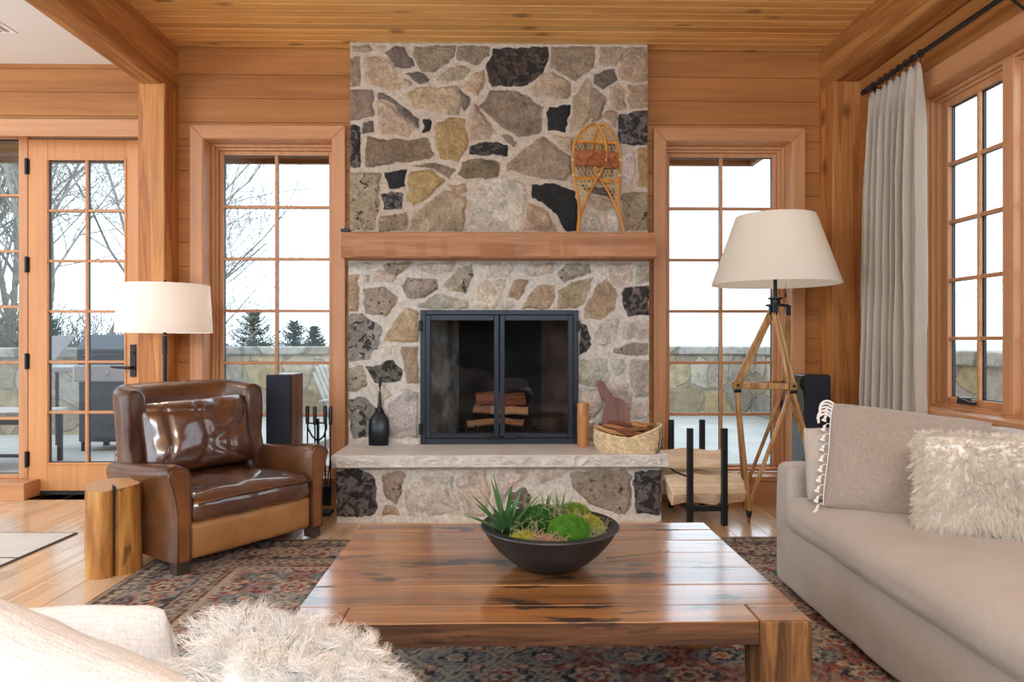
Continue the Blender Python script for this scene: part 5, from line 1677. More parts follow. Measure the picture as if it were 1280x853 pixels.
# loose sprig lying on the table
t = thing('herb_sprig', 'loose green leafy sprig lying on the tabletop beside the bowl', 'sprig', (.40, 2.075, ZT + .004))
mb = MB(); mb.tube([(-.08, -.02, 0), (0, 0, .002), (.07, .025, .001), (.115, .03, .002)], .0012, 5); mb.build('stem', plain('sprig_stem', s2l(110, 100, 60), .7), t)
mb = MB(); g = random.Random(2)
for i in range(22):
    u = i / 21; x = -.07 + .185 * u; y = -.018 + .05 * u; a = g.uniform(-1.2, 1.2) + (PI / 2 if i % 2 else -PI / 2) * .7; L = g.uniform(.008, .017)
    d = Vector((math.cos(a), math.sin(a), .15)); s = Vector((-d.y, d.x, 0)) * L * .22
    p = Vector((x, y, .002)); mb.add([p, p + d * L * .5 + s, p + d * L, p + d * L * .5 - s], [(0, 1, 2, 3)])
mb.build('leaves', plain('sprig_leaf', s2l(92, 118, 76), .7, var=.3, vs=80), t)


# ---------------------------------------------------------- sofa by the window
M_SOFA = linen('taupe_linen', s2l(184, 174, 164), .06, .92, 380, .25, .10, .02)
M_TAUPE = linen('mauve_taupe_linen', s2l(164, 150, 138), .06, .92, 330, .3, .16, .03)
M_TAUPE2 = linen('pale_taupe_linen', s2l(190, 178, 166), .05, .92, 380, .25, .10, .02)
M_WLINEN = linen('white_linen', s2l(216, 217, 220), .07, .92, 300, .4, .12, .05)
M_FUR = plain('cream_sheepskin', s2l(250, 240, 224), .85, var=.10, vs=12, sheen=.3)
M_FURW = plain('white_sheepskin', s2l(252, 249, 245), .85, var=.06, vs=12, sheen=.3)
M_FURBASE = plain('sheepskin_hide', s2l(248, 244, 238), .95)
M_TASSEL = plain('white_cotton', s2l(240, 236, 230), .9)

sf = thing('linen_sofa', 'taupe linen slipcovered sofa under the side windows', 'sofa', (1.70, 1.90, .008))
def part(name, mat, parent, org, *a, **k):
    vs, fs = soft_box(*a, **k); mb = MB(); mb.add([(v[0] - org[0], v[1] - org[1], v[2] - org[2]) for v in vs], fs)
    return mb.build(name, mat, parent, smooth=True)
O1 = (1.70, 1.90, .0)
part('base', M_SOFA, sf, O1, 1.205, 2.17, .78, 2.93, .02, .300, r=.03, n=26, side=.012, wr=.010, ws=4, seed=2)
part('seat_cushion', M_SOFA, sf, O1, 1.185, 2.0, .93, 2.845, .262, .412, r=.062, n=24, crown=.03, side=.018, wr=.010, ws=4.5, seed=5)
part('armrest', M_SOFA, sf, O1, 1.212, 2.17, 2.83, 2.985, .015, .535, r=.035, n=20, crown=.006, side=.006, wr=.009, ws=7, seed=7)
part('armrest', M_SOFA, sf, O1, 1.212, 2.17, .76, .915, .015, .535, r=.035, n=14, crown=.006, side=.006, wr=.009, ws=7, seed=9)
part('backrest', M_SOFA, sf, O1, 1.96, 2.20, .78, 2.98, .015, .69, r=.07, n=20, crown=.012, side=.01, wr=.010, ws=6, seed=11)
part('back_cushion', M_SOFA, sf, O1, 1.80, 2.03, 1.0, 1.92, .37, .715, r=.08, n=18, crown=.02, side=.02, wr=.012, ws=6, seed=13)
part('back_cushion', M_SOFA, sf, O1, 1.80, 2.03, 1.93, 2.80, .37, .715, r=.08, n=18, crown=.02, side=.02, wr=.012, ws=6, seed=15)

# small pillow against the far arm
vs, fs = pillow(.40, .30, .13, 24, .05, .006, 9, 4., 3.0); mb = MB(); mb.add(vs, fs)
p1 = mb.build('linen_pillow', M_TAUPE2, smooth=True); frame_at(p1, (1.42, 2.715, .575), (1, -.05, 0), (-.02, .16, 1))
tag(p1, 'small pale taupe linen pillow against the far sofa arm', 'pillow')
# large tasselled pillow
W_, H_ = .56, .43
tp = bpy.data.objects.new('tasselled_pillow', None); COL.objects.link(tp)
frame_at(tp, (1.530, 2.545, .602), (.905, -.40, -.10), (.24, .23, .90))
tag(tp, 'large mauve taupe linen pillow with white tassels down its side', 'pillow')
vs, fs = pillow(W_, H_, .17, 44, .05, .010, 7, 7., 2.6, .005); mb = MB(); mb.add(vs, fs); mb.build('cover', M_TAUPE, tp, smooth=True)
g = random.Random(8)


def tassel(x, z, dirx, L):
    """cord and tassel hanging from the seam"""
    mb = MB()
    inv = tp.matrix_world.to_3x3().inverted(); dn = inv @ Vector((0, 0, -1))
    a = Vector((x, 0, z)); d = Vector((dirx, -.25, .1)).normalized()
    k = a + d * .022 + dn * .010; e = k + (d * .35 + dn).normalized() * L
    mb.tube([a, a + d * .012, k], .0016, 5)
    ax = (e - k).normalized()
    mb.tube([k, k + ax * .006, k + ax * .012, k + ax * L * .7, e], [.004, .006, .0045, .0085, .0105], 9)
    o = mb.build('tassel', M_TASSEL, tp, smooth='auto'); return o


for i in range(11):
    v = -.97 + 1.90 * i / 10; p = pillow_pt(-1, v, 1, W_, H_, .17, .05)
    tassel(p.x, p.z, -1, .024 if i else .040)
for i in range(4):
    u = -.94 + .12 * i; p = pillow_pt(u, 1, 1, W_, H_, .17, .05); mb = MB()
# looped fringe at the upper corner
mb = MB()
for i in range(5):
    v = .99 - .075 * i; p = pillow_pt(-1, v, 1, W_, H_, .17, .05); mb.tube(smooth_path([(p.x, 0, p.z), (p.x - .024, -.006, p.z + .008), (p.x - .045, -.010 - .004 * (i % 2), p.z - .006), (p.x - .050 + .006 * (i % 3), -.012, p.z - .034)], 4), .0045, 6)
a = pillow_pt(-1, .99, 1, W_, H_, .17, .05); b_ = pillow_pt(-1, .69, 1, W_, H_, .17, .05)
mb.build('knotted_fringe', M_TASSEL, tp, smooth=True)
mb = MB(); mb.tube([pillow_pt(-1, -1 + 2 * i / 20, 1, W_, H_, .17, .05) + Vector((-.002, -.004, 0)) for i in range(21)], .0022, 6); mb.build('stitched_edge', M_TASSEL, tp, smooth=True)

# sheepskin pillow on the sofa
fp2 = bpy.data.objects.new('sheepskin_pillow', None); COL.objects.link(fp2)
frame_at(fp2, (1.66, 2.155, .590), (.864, -.504, 0), (.12, .20, .95))
tag(fp2, 'cream long haired sheepskin pillow on the taupe sofa', 'pillow')
vs, fs = pillow(.56, .34, .15, 20, .04, .003, 9, 4., 3.0); mb = MB(); mb.add(vs, fs); mb.build('cover', M_FURBASE, fp2, smooth=True)
R, N = fur_on_pillow(.56, .34, .15, 24000, 5, (-1,), .30, .04)
N = N + np.array([.15, 0, -.35]); N /= np.linalg.norm(N, axis=1)[:, None]
SV, SF = strands(R, N, .042, .0007, 5, .9, .35, 10, 5, .9, .30)
tag(np_mesh('fur', SV, SF, M_FUR, fp2), kind='stuff')

# ------------------------------------------------ sofa in front of the camera
s2_ = thing('white_sofa', 'white slipcovered sofa facing the fireplace across the plank table', 'sofa', (-.75, .72, .008))
O2 = (-.75, .72, 0)
part('base', M_WLINEN, s2_, O2, -1.75, .35, .34, 1.12, .02, .27, r=.03, n=10)
part('seat_cushion', M_WLINEN, s2_, O2, -1.60, .20, .46, 1.14, .25, .40, r=.05, n=14, crown=.02, wr=.006, seed=3)
part('backrest', M_WLINEN, s2_, O2, -1.75, .35, .28, .46, .02, .60, r=.05, n=12)
part('armrest', M_WLINEN, s2_, O2, -1.78, -1.62, .30, 1.12, .02, .50, r=.04, n=10)
part('armrest', M_WLINEN, s2_, O2, .22, .38, .30, 1.12, .02, .50, r=.04, n=10)


def loose_pillow(name, mat, w, h, t_, n, loc, xa, za, label, seed, wr=.010, crease=0.0, pin=-.04, ws=7):
    vs, fs = pillow(w, h, t_, n, pin, wr, ws, seed, 2.5, crease); mb = MB(); mb.add(vs, fs)
    o = mb.build(name, mat, smooth=True); frame_at(o, loc, xa, za); return tag(o, label, 'pillow')


loose_pillow('linen_pillow', M_WLINEN, .66, .50, .20, 40, (-.545, .74, .525), (.89, .10, -.45), (.45, -.12, .89), 'big white linen pillow filling the near corner of the white sofa', 3., .012, .006)
loose_pillow('linen_pillow', M_WLINEN, .42, .40, .14, 30, (-.652, .955, .496), (1, .02, .05), (-.08, -.06, 1), 'white linen pillow tucked behind the big white pillow', 9., .012, .008)
fp3 = bpy.data.objects.new('sheepskin_pillow', None); COL.objects.link(fp3)
frame_at(fp3, (-.280, .82, .540), (1, .05, -.30), (.28, -.18, 1))
tag(fp3, 'shaggy white sheepskin pillow standing on the white sofa', 'pillow')
vs, fs = pillow(.175, .36, .16, 20, .04, .003, 9, 4., 2.8); mb = MB(); mb.add(vs, fs); mb.build('cover', M_FURBASE, fp3, smooth=True)
R, N = fur_on_pillow(.175, .36, .16, 26000, 15, (-1, 1, 1), .40, .04)
SV, SF = strands(R, N, .070, .00045, 9, 1.0, .40, 22, 15, 1.2, .38)
tag(np_mesh('fur', SV, SF, M_FURW, fp3), kind='stuff')

# ---------------------------------------------------------------- curtain
rod = thing('curtain_rod', 'black iron curtain rod on brackets above the side windows', 'curtain rod', (2.2, 4.05, 2.575))
mb = MB(); mb.tube([(0, .02, 0), (0, -3.2, 0)], .0125, 12); mb.tube([(0, .02, 0), (0, .05, 0)], .017, 12); mb.build('pole', M_BLACK, rod, smooth='auto')
for y in (-1.13, -.05, -2.4):
    mb = MB(); mb.box(-.012, .107, y - .008, y + .008, -.020, -.006); mb.box(.098, .107, y - .018, y + .018, -.095, .012)
    mb.bar((.01, y, -.018), (.10, y, -.085), .008, .012); mb.tube([(0, y - .012, 0), (0, y + .012, 0)], .018, 12); mb.build('bracket', M_BLACK, rod, bevel=.002, seg=1)
NP = 8
M_CURT = linen('oatmeal_linen', s2l(222, 212, 198), .04, .9, 300, .3, .09, .03)
cu = thing('linen_curtain', 'pleated oatmeal linen curtain gathered beside the side window', 'curtain', (2.2, 3.80, 0))
V = []; F = []; NS = 190; NZ = 44
for j in range(NZ + 1):
    f = j / NZ; z = 2.535 - 2.50 * f
    ya = 4.04 + .10 * f; yb = 3.535 + .0 * f
    for i in range(NS + 1):
        s = i / NS; ph = s * NP * 2 * PI
        y = ya + (yb - ya) * s
        pin = 1 - .65 * math.exp(-f * 14)
        am = (.046 + .016 * mnoise.noise(Vector((s * 5, f * 2, 1)))) * pin
        x = 2.205 + am * math.sin(ph + .7 * mnoise.noise(Vector((s * 4, f * 1.5, 6)))) + .010 * mnoise.noise(Vector((s * 9, f * 5, 3)))
        y += .020 * math.cos(ph * 1.0) * pin
        last = max(0, (s - .86) / .14); x += .035 * last * f ** .3 ; y -= .015 * last * f
        x += .004 * mnoise.noise(Vector((s * 40, f * 22, 9))) * min(1, f * 4)
        V.append((min(x, 2.29) - 2.2, y - 3.80, z))
for j in range(NZ):
    for i in range(NS): F.append((j * (NS + 1) + i, j * (NS + 1) + i + 1, (j + 1) * (NS + 1) + i + 1, (j + 1) * (NS + 1) + i))
m = MB(); m.v = V; m.f = F
# woven cloth lets some daylight through
nt = M_CURT.node_tree; b = nt.nodes['Principled BSDF']; o_ = nt.nodes['Material Output']
tl = nd(nt, 'ShaderNodeBsdfTranslucent', {'Color': rgb(s2l(226, 218, 206))}); ms = nd(nt, 'ShaderNodeMixShader', {0: .40, 1: b.outputs[0], 2: tl.outputs[0]}); nt.links.new(ms.outputs[0], o_.inputs['Surface'])
o = m.build('cloth', M_CURT, cu, smooth=True, recalc=False); md = o.modifiers.new('solid', 'SOLIDIFY'); md.thickness = .0016
for k in range(NP + 1):
    y = 4.04 - .505 * k / NP
    mb = MB(); mb.tube([(0 + .0185 * math.cos(a * PI / 6), y - 3.80, 2.575 + .0185 * math.sin(a * PI / 6)) for a in range(13)], .0028, 6)
    mb.tube([(0, y - 3.80, 2.556), (0, y - 3.80, 2.54), (.002, y - 3.80, 2.525)], .0022, 6); mb.build('ring', M_BLACK, cu, smooth=True)

# ---------------------------------------------------------------- lamps
def shade_mat(name, c, tl):
    m = bpy.data.materials.new(name); m.use_nodes = True; nt = m.node_tree; b = nt.nodes['Principled BSDF']; o = nt.nodes['Material Output']
    b.inputs['Base Color'].default_value = rgb(c); b.inputs['Roughness'].default_value = .85; b.inputs['Specular IOR Level'].default_value = .2
    tc = nd(nt, 'ShaderNodeTexCoord'); mp = nd(nt, 'ShaderNodeMapping', {'Vector': tc.outputs['Object'], 'Scale': (60, 60, 500)}); n = nd(nt, 'ShaderNodeTexNoise', {'Vector': mp.outputs['Vector'], 'Scale': 1.0})
    bp = nd(nt, 'ShaderNodeBump', {'Height': n.outputs['Fac'], 'Strength': .12, 'Distance': .002}); nt.links.new(bp.outputs['Normal'], b.inputs['Normal'])
    t = nd(nt, 'ShaderNodeBsdfTranslucent', {'Color': rgb(tl)}); ms = nd(nt, 'ShaderNodeMixShader', {0: .38, 1: b.outputs[0], 2: t.outputs[0]}); nt.links.new(ms.outputs[0], o.inputs['Surface'])
    return m


M_SHADE = shade_mat('ivory_shade', s2l(246, 242, 234), s2l(246, 238, 222)); M_SHADE2 = shade_mat('white_linen_shade', s2l(250, 247, 243), s2l(250, 243, 232))
M_LAMPBLACK = plain('gunmetal', (.022, .024, .027), .4, .6)


def bulb(name, loc, W, parent):
    l = bpy.data.lights.new(name, 'POINT'); l.energy = W; l.color = (1, .93, .84); l.shadow_soft_size = .035
    o = bpy.data.objects.new(name, l); COL.objects.link(o); o.location = loc; o.parent = parent; return o


def shade(mb, r0, z0, r1, z1, n=64):
    mb.lathe([(r0, z0), (r1, z1), (r1 - .003, z1), (r0 - .003, z0), (r0, z0)], n, cap=False)


lp = thing('floor_lamp', 'slim black floor lamp with a wide white drum shade behind the armchair', 'lamp', (-1.985, 4.08, 0))
mb = MB(); mb.lathe([(0, 0), (.13, 0), (.13, .012), (.12, .018), (.02, .022), (.014, .04)], 40); mb.build('base', M_LAMPBLACK, lp, smooth='auto', angle=30)
mb = MB(); mb.lathe([(.0115, .03), (.0115, .99), (.0145, .992), (.0145, 1.10), (.010, 1.105), (.010, 1.13)], 16); mb.build('pole', M_LAMPBLACK, lp, smooth='auto', angle=30)
mb = MB(); shade(mb, .262, 1.118, .246, 1.402); mb.build('lamp_shade', M_SHADE2, lp, smooth='auto')
mb = MB(); mb.tube([(0, 0, 1.12), (0, 0, 1.425)], .004, 8); mb.lathe([(.008, 1.405), (.009, 1.415), (.006, 1.43), (.002, 1.434)], 10)
for a in (0, 2.09, 4.19): mb.tube([(0, 0, 1.40), (.246 * math.cos(a), .246 * math.sin(a), 1.398)], .0025, 6)
mb.build('finial', M_LAMPBLACK, lp, smooth='auto')
bulb('bulb', (0, 0, 1.25), 2.6, lp)

LC = Vector((1.646, 4.055, 0))
lp = thing('tripod_floor_lamp', 'wooden surveyor tripod floor lamp with a big ivory shade by the window', 'lamp', LC)
M_TRI = wood('tripod_oak', s2l(196, 150, 92), s2l(142, 98, 52), 'Z', 34, .05, .42, .1, .08)
M_BRASS = plain('aged_brass', s2l(168, 128, 70), .4, .6)
mb = MB(); shade(mb, .369, 1.408, .228, 1.815, 80); mb.build('lamp_shade', M_SHADE, lp, smooth='auto')
mb = MB(); mb.tube([(0, 0, 1.29), (0, 0, 1.60)], .011, 12)
for a in (.3, 2.4, 4.5): mb.tube([(0, 0, 1.80), (.228 * math.cos(a), .228 * math.sin(a), 1.806)], .003, 6)
mb.tube([(0, 0, 1.6), (0, 0, 1.84)], .004, 8); mb.build('stem', M_LAMPBLACK, lp, smooth='auto')
mb = MB(); mb.lathe([(.02, 1.275), (.055, 1.278), (.055, 1.290), (.030, 1.292), (.030, 1.318), (.042, 1.320), (.042, 1.330), (.015, 1.332)], 24)
NOD = [Vector((1.405, 4.03, .805)) - LC, Vector((1.70, 3.94, .805)) - LC, Vector((1.79, 4.24, .805)) - LC]
FT = [Vector((1.462, 3.985, 0)) - LC, Vector((1.86, 3.85, 0)) - LC, Vector((1.575, 4.37, 0)) - LC]
HD = [Vector((-.030, -.015, 1.24)), Vector((-.02, -.05, 1.24)), Vector((.085, .02, 1.24))]
for h in HD: mb.bar((h.x * .3, h.y * .3, 1.283), (h.x, h.y, 1.283), .026, .014); mb.box(h.x - .014, h.x + .014, h.y - .012, h.y + .012, 1.225, 1.285)
mb.build('head', M_LAMPBLACK, lp, bevel=.002, smooth='auto', angle=35)
mb = MB(); mb.tube([(.05, -.03, 1.41), (.05, -.03, 1.335)], .0016, 5); mb.lathe([(.004, 1.33), (.006, 1.345), (.003, 1.36)], 8, (.05, -.03, 0)); mb.build('pull_chain', M_LAMPBLACK, lp, smooth=True)
for i, (a, b_) in enumerate(((0, 1), (1, 2), (2, 0))):
    mb = MB()
    # lower pair of rods closing on the foot, upper rod to the head
    for nd_ in (a, b_):
        P = NOD[nd_]; Q = FT[i] + Vector((0, 0, .11)); dv = (Q - P).normalized()
        mb.bar(P + dv * .03, Q, .030, .020)
    lg = mb.build('leg', M_TRI, lp, bevel=.004, seg=2)
    mb = MB(); Q = FT[i]; ax = (Q - (NOD[a] + NOD[b_]) / 2).normalized(); e = Q + Vector((0, 0, .11))
    mb.bar(e + Vector((0, 0, .03)), e - Vector((0, 0, .035)), .05, .03, (1, .2, 0)); mb.build('clamp', M_TRI, lg, bevel=.004)
    mb = MB(); mb.tube([e - Vector((0, 0, .03)), e - Vector((0, 0, .055)), Q + Vector((0, 0, .035))], [.017, .016, .012], 10); mb.build('ferrule', M_LAMPBLACK, lg, smooth='auto')
    mb = MB(); mb.tube([Q + Vector((0, 0, .04)), Q + Vector((0, 0, .0))], [.010, .006], 10); mb.build('foot', plain('copper_tip', s2l(150, 84, 56), .4, .5), lg, smooth='auto')
for i in range(3):
    mb = MB(); P = NOD[i]; H_ = HD[i]; dv = (H_ - P).normalized(); sd = dv.cross(Vector((0, 1, 0))).normalized()
    for s in (-1, 1): mb.bar(P + sd * s * .014 + dv * .02, H_ + sd * s * .010, .018, .022)
    mb.build('upper_rod', M_TRI, lp, bevel=.003, seg=2)
    mb = MB(); Q = NOD[(i + 1) % 3]; d = (Q - P).normalized(); mb.bar(P + d * .02, Q - d * .02, .022, .036); mb.build('spreader_bar', M_TRI, lp, bevel=.004)
    mb = MB(); mb.bar(P - Vector((0, 0, .028)), P + Vector((0, 0, .026)), .042, .042, (1, 0, 0)); mb.build('joint_block', M_BRASS, lp, bevel=.004)
    mb = MB(); mb.tube([P + Vector((-.020, -.012, -.028)), P + Vector((.020, -.012, -.028))], .013, 10); mb.tube([P + Vector((0, -.03, .004)), P + Vector((0, .03, .004))], .008, 8); mb.build('hinge', M_LAMPBLACK, lp, smooth='auto')
bulb('bulb', (0, 0, 1.60), 1.8, lp)

# ---------------------------------------------------------------- speakers
M_SPK = plain('speaker_cloth', (.018, .022, .036), .9, bump=.3, bs=400); M_ROSE = wood('rosewood_veneer', s2l(130, 74, 52), s2l(40, 24, 20), 'Z', 30, .02, .25, 0, .03, contrast=(.42, .60)); M_GLOSS = plain('gloss_black', (.02, .022, .026), .06)
def speaker(label, loc, w, d, h, side, rz=0):
    t = thing('tower_speaker', label, 'speaker', loc, rz)
    mb = MB(); mb.box(-w / 2, w / 2, 0.012, d, .03, h); c = mb.build('cabinet', side, t, bevel=.004)
    mb = MB(); mb.box(-w / 2 + .002, w / 2 - .002, -.008, .012, .05, h - .004); mb.build('grille', M_SPK, t, bevel=.004)
    mb = MB(); mb.box(-w / 2 - .012, w / 2 + .012, -.01, d + .01, 0, .03); mb.build('plinth', M_BLACK, t, bevel=.004)
    mb = MB(); mb.box(-w / 2, w / 2, .012, d, h, h + .003); mb.build('top_cap', plain('satin_black', (.03, .032, .036), .25), t, bevel=.001, seg=1)
    return t
speaker('black tower speaker with striped rosewood side behind the armchair', (-1.335, 4.14, 0), .150, .25, .865, M_ROSE)
speaker('gloss black tower speaker between the tripod lamp and the curtain', (1.925, 4.10, 0), .155, .185, .862, M_GLOSS)


# ---------------------------------------------------------------- outdoors
PZ = -.10


def stonework_mat(name, base, mort, scale, dark=.5):
    m, nt, b = mat_new(name)
    tc = nd(nt, 'ShaderNodeTexCoord')
    nn = nd(nt, 'ShaderNodeTexNoise', {'Vector': tc.outputs['Object'], 'Scale': 5.0, 'Detail': 3.0})
    ps = nd(nt, 'ShaderNodeVectorMath', {0: nn.outputs['Color'], 'Scale': .16}, operation='SCALE'); pv = nd(nt, 'ShaderNodeVectorMath', {0: tc.outputs['Object'], 1: ps.outputs['Vector']}, operation='ADD')
    vo = nd(nt, 'ShaderNodeTexVoronoi', {'Vector': pv.outputs['Vector'], 'Scale': scale, 'Randomness': .9}, feature='DISTANCE_TO_EDGE'); vc = nd(nt, 'ShaderNodeTexVoronoi', {'Vector': pv.outputs['Vector'], 'Scale': scale, 'Randomness': .9})
    sp = nd(nt, 'ShaderNodeSeparateColor', {'Color': vc.outputs['Color']})
    v = nd(nt, 'ShaderNodeMapRange', {'Value': sp.outputs[0], 'To Min': .72, 'To Max': 1.15}); n2 = nd(nt, 'ShaderNodeTexNoise', {'Vector': tc.outputs['Object'], 'Scale': 9.0, 'Detail': 9.0, 'Roughness': .7})
    v2 = nd(nt, 'ShaderNodeMapRange', {'Value': n2.outputs['Fac'], 'From Min': .3, 'From Max': .7, 'To Min': .6, 'To Max': 1.25}); mu = nd(nt, 'ShaderNodeMath', {0: v.outputs['Result'], 1: v2.outputs['Result']}, operation='MULTIPLY')
    hu = nd(nt, 'ShaderNodeHueSaturation', {'Color': rgb(base), 'Value': mu.outputs[0]}); sat = nd(nt, 'ShaderNodeMapRange', {'Value': sp.outputs[1], 'To Min': .5, 'To Max': 1.3}); nt.links.new(sat.outputs['Result'], hu.inputs['Saturation'])
    f = nd(nt, 'ShaderNodeMapRange', {'Value': vo.outputs['Distance'], 'From Min': .012, 'From Max': .035}); mx = nd(nt, 'ShaderNodeMix', data_type='RGBA'); nt.links.new(f.outputs['Result'], mx.inputs[0]); mx.inputs[6].default_value = rgb(mort); nt.links.new(hu.outputs['Color'], mx.inputs[7])
    nt.links.new(mx.outputs[2], b.inputs['Base Color']); b.inputs['Roughness'].default_value = .9; b.inputs['Specular IOR Level'].default_value = .2
    h = nd(nt, 'ShaderNodeMath', {0: f.outputs['Result'], 1: n2.outputs['Fac']}, operation='ADD'); bp = nd(nt, 'ShaderNodeBump', {'Height': h.outputs[0], 'Strength': .5, 'Distance': .04}); nt.links.new(bp.outputs['Normal'], b.inputs['Normal'])
    return m


M_GWALL = stonework_mat('garden_wall_stone', s2l(176, 160, 134), s2l(140, 130, 116), 2.4); M_COPING = stonework_mat('coping_stone', s2l(168, 160, 144), s2l(122, 116, 104), .7)
m, nt, b = mat_new('pale_pavers')
tc = nd(nt, 'ShaderNodeTexCoord'); br = nd(nt, 'ShaderNodeTexBrick', {'Vector': tc.outputs['Object'], 'Color1': rgb(s2l(176, 173, 168)), 'Color2': rgb(s2l(168, 165, 160)), 'Mortar': rgb(s2l(140, 137, 132)), 'Scale': 1.0, 'Mortar Size': .006, 'Brick Width': 1.2, 'Row Height': .6})
n = nd(nt, 'ShaderNodeTexNoise', {'Vector': tc.outputs['Object'], 'Scale': 2.0, 'Detail': 6.0}); f = nd(nt, 'ShaderNodeMapRange', {'Value': n.outputs['Fac'], 'From Min': .3, 'From Max': .7, 'To Min': .88, 'To Max': 1.06}); mx = nd(nt, 'ShaderNodeVectorMath', {0: br.outputs['Color'], 'Scale': f.outputs['Result']}, operation='SCALE')
nt.links.new(mx.outputs['Vector'], b.inputs['Base Color']); b.inputs['Roughness'].default_value = .8
mb = MB(); mb.box(-14, 4.6, 4.70, 11.2, PZ - .2, PZ); mb.box(2.5, 4.6, -4, 4.70, PZ - .2, PZ)
struct(mb.build('patio', m), 'pale paved stone patio outside the windows', 'patio')


def gwall(mb, cp, x0, x1, y0, y1):
    mb.box(x0, x1, y0, y1, PZ, .86); cp.box(x0 - .05, x1 + .05, y0 - .05, y1 + .05, .86, .985)


mb = MB(); cp = MB()
gwall(mb, cp, -4.45, 4.35, 10.6, 10.95); gwall(mb, cp, -14, -4.45, 8.62, 8.97); mb.box(-4.8, -4.45, 8.97, 10.6, PZ, .86); cp.box(-4.85, -4.40, 9.02, 10.55, .86, .985); mb.box(4.0, 4.35, -4, 10.6, PZ, .86); cp.box(3.95, 4.40, -4, 10.55, .86, .985)
w = struct(mb.build('garden_wall', M_GWALL), 'low fieldstone garden wall around the patio', 'garden wall')
cp.build('coping', M_COPING, w, bevel=.02, seg=2)
# roof eaves over the windows
mb = MB(); mb.box(-9, 2.08, 4.74, 5.62, 2.56, 2.60); mb.box(-9, 2.10, 5.60, 5.64, 2.52, 2.70); mb.box(2.06, 2.10, 4.74, 5.62, 2.52, 2.70)
struct(mb.build('trim_7', wood('eave_boards', s2l(176, 132, 84), s2l(130, 90, 54), 'X', 14, .05, .6)), 'wooden roof eave projecting over the garden windows', 'eave')
# land falling away to the sea
V = []; F = []
for j in range(40):
    y = 11 + j * 1.6
    for i in range(61):
        x = -46 + i * 1.6
        z = -.7 - .09 * (y - 11) + (.16 * max(0, -x - 7) if y < 40 else .16 * max(0, -x - 7) * max(0, 1 - (y - 40) / 30)) + .3 * mnoise.noise(Vector((x * .15, y * .15, 2)))
        if x > -3: z -= .25 * (x + 3) * .6
        V.append((x, y, z))
for j in range(39):
    for i in range(60): F.append((j * 61 + i, j * 61 + i + 1, (j + 1) * 61 + i + 1, (j + 1) * 61 + i))
m_ = MB(); m_.v = V; m_.f = F
struct(m_.build('hillside', plain('dry_grass_slope', s2l(112, 102, 82), 1, var=.4, vs=1.2, spec=.1), smooth=True), 'dry grassy slope beyond the garden wall', 'hillside')
mb = MB(); mb.box(-20000, 20000, 80, 14000, -41, -40)
struct(mb.build('sea', plain('hazy_sea', s2l(170, 176, 182), .6, spec=.1)), 'pale hazy sea on the horizon', 'sea')


# bare trees
M_BARK = plain('grey_bark', s2l(140, 133, 124), .95, bump=.6, bs=40, var=.3, vs=6)


def bare_tree(label, x, y, z, h, seed, lean=(0, 0), trunks=1, dens=1.0, name='bare_tree', tips=True, r0=None):
    g = random.Random(seed); root = thing(name, label, 'tree', (x, y, z), group=None)
    tr = MB(); tw = MB()

    def grow(p, d, L, r, lev):
        K = 4 if lev < 2 else 3; pts = [p.copy()]; q = p.copy(); dd = d.copy(); dirs = []
        for k in range(K):
            dd = (dd + Vector((g.uniform(-1, 1), g.uniform(-1, 1), g.uniform(-.6, 1.0))) * (.10 if lev == 0 else .17)).normalized(); q = q + dd * L / K; pts.append(q.copy()); dirs.append(dd.copy())
        rs = [r * (1 - .55 * k / K) for k in range(K + 1)]
        (tr if lev == 0 else tw).tube(pts, rs, 7 if lev == 0 else (5 if lev == 1 else 3), cap=False)
        if lev >= 4: return
        nb = int((8, 6, 5, 4)[lev] * dens + g.random())
        for b_ in range(nb):
            f = .30 + .70 * (b_ + g.random() * .8) / nb if lev == 0 else .2 + .8 * (b_ + g.random()) / nb
            f = min(.98, f); i = min(K - 1, int(f * K)); pp = pts[i].lerp(pts[i + 1], f * K - i); bd = dirs[i]
            ax = bd.orthogonal().normalized(); ax.rotate(Matrix.Rotation(g.uniform(0, 2 * PI), 3, bd)); nd2 = bd.copy(); nd2.rotate(Matrix.Rotation(g.uniform(.45, .95), 3, ax))
            nd2 = (nd2 + Vector((0, 0, .18))).normalized()
            grow(pp, nd2, L * g.uniform(.42, .66), max(.0032, rs[i] * .5), lev + 1)
    for k in range(trunks):
        d = Vector((lean[0] + g.uniform(-.12, .12), lean[1] + g.uniform(-.1, .1), 1)).normalized()
        grow(Vector((g.uniform(-.25, .25) * (trunks > 1), g.uniform(-.2, .2) * (trunks > 1), -.6)), d, h * g.uniform(.85, 1.05), (r0 or h * .0095), 0)
    tr.build('trunk', M_BARK, root, smooth=True, recalc=False); tw.build('branches', M_BARK, root, smooth=True, recalc=False)
    return root


def hz_(x, y):
    z = -.7 - .09 * (y - 11) + .16 * max(0, -x - 7) + .3 * mnoise.noise(Vector((x * .15, y * .15, 2)))
    return z - .15 * (x + 3) if x > -3 else z


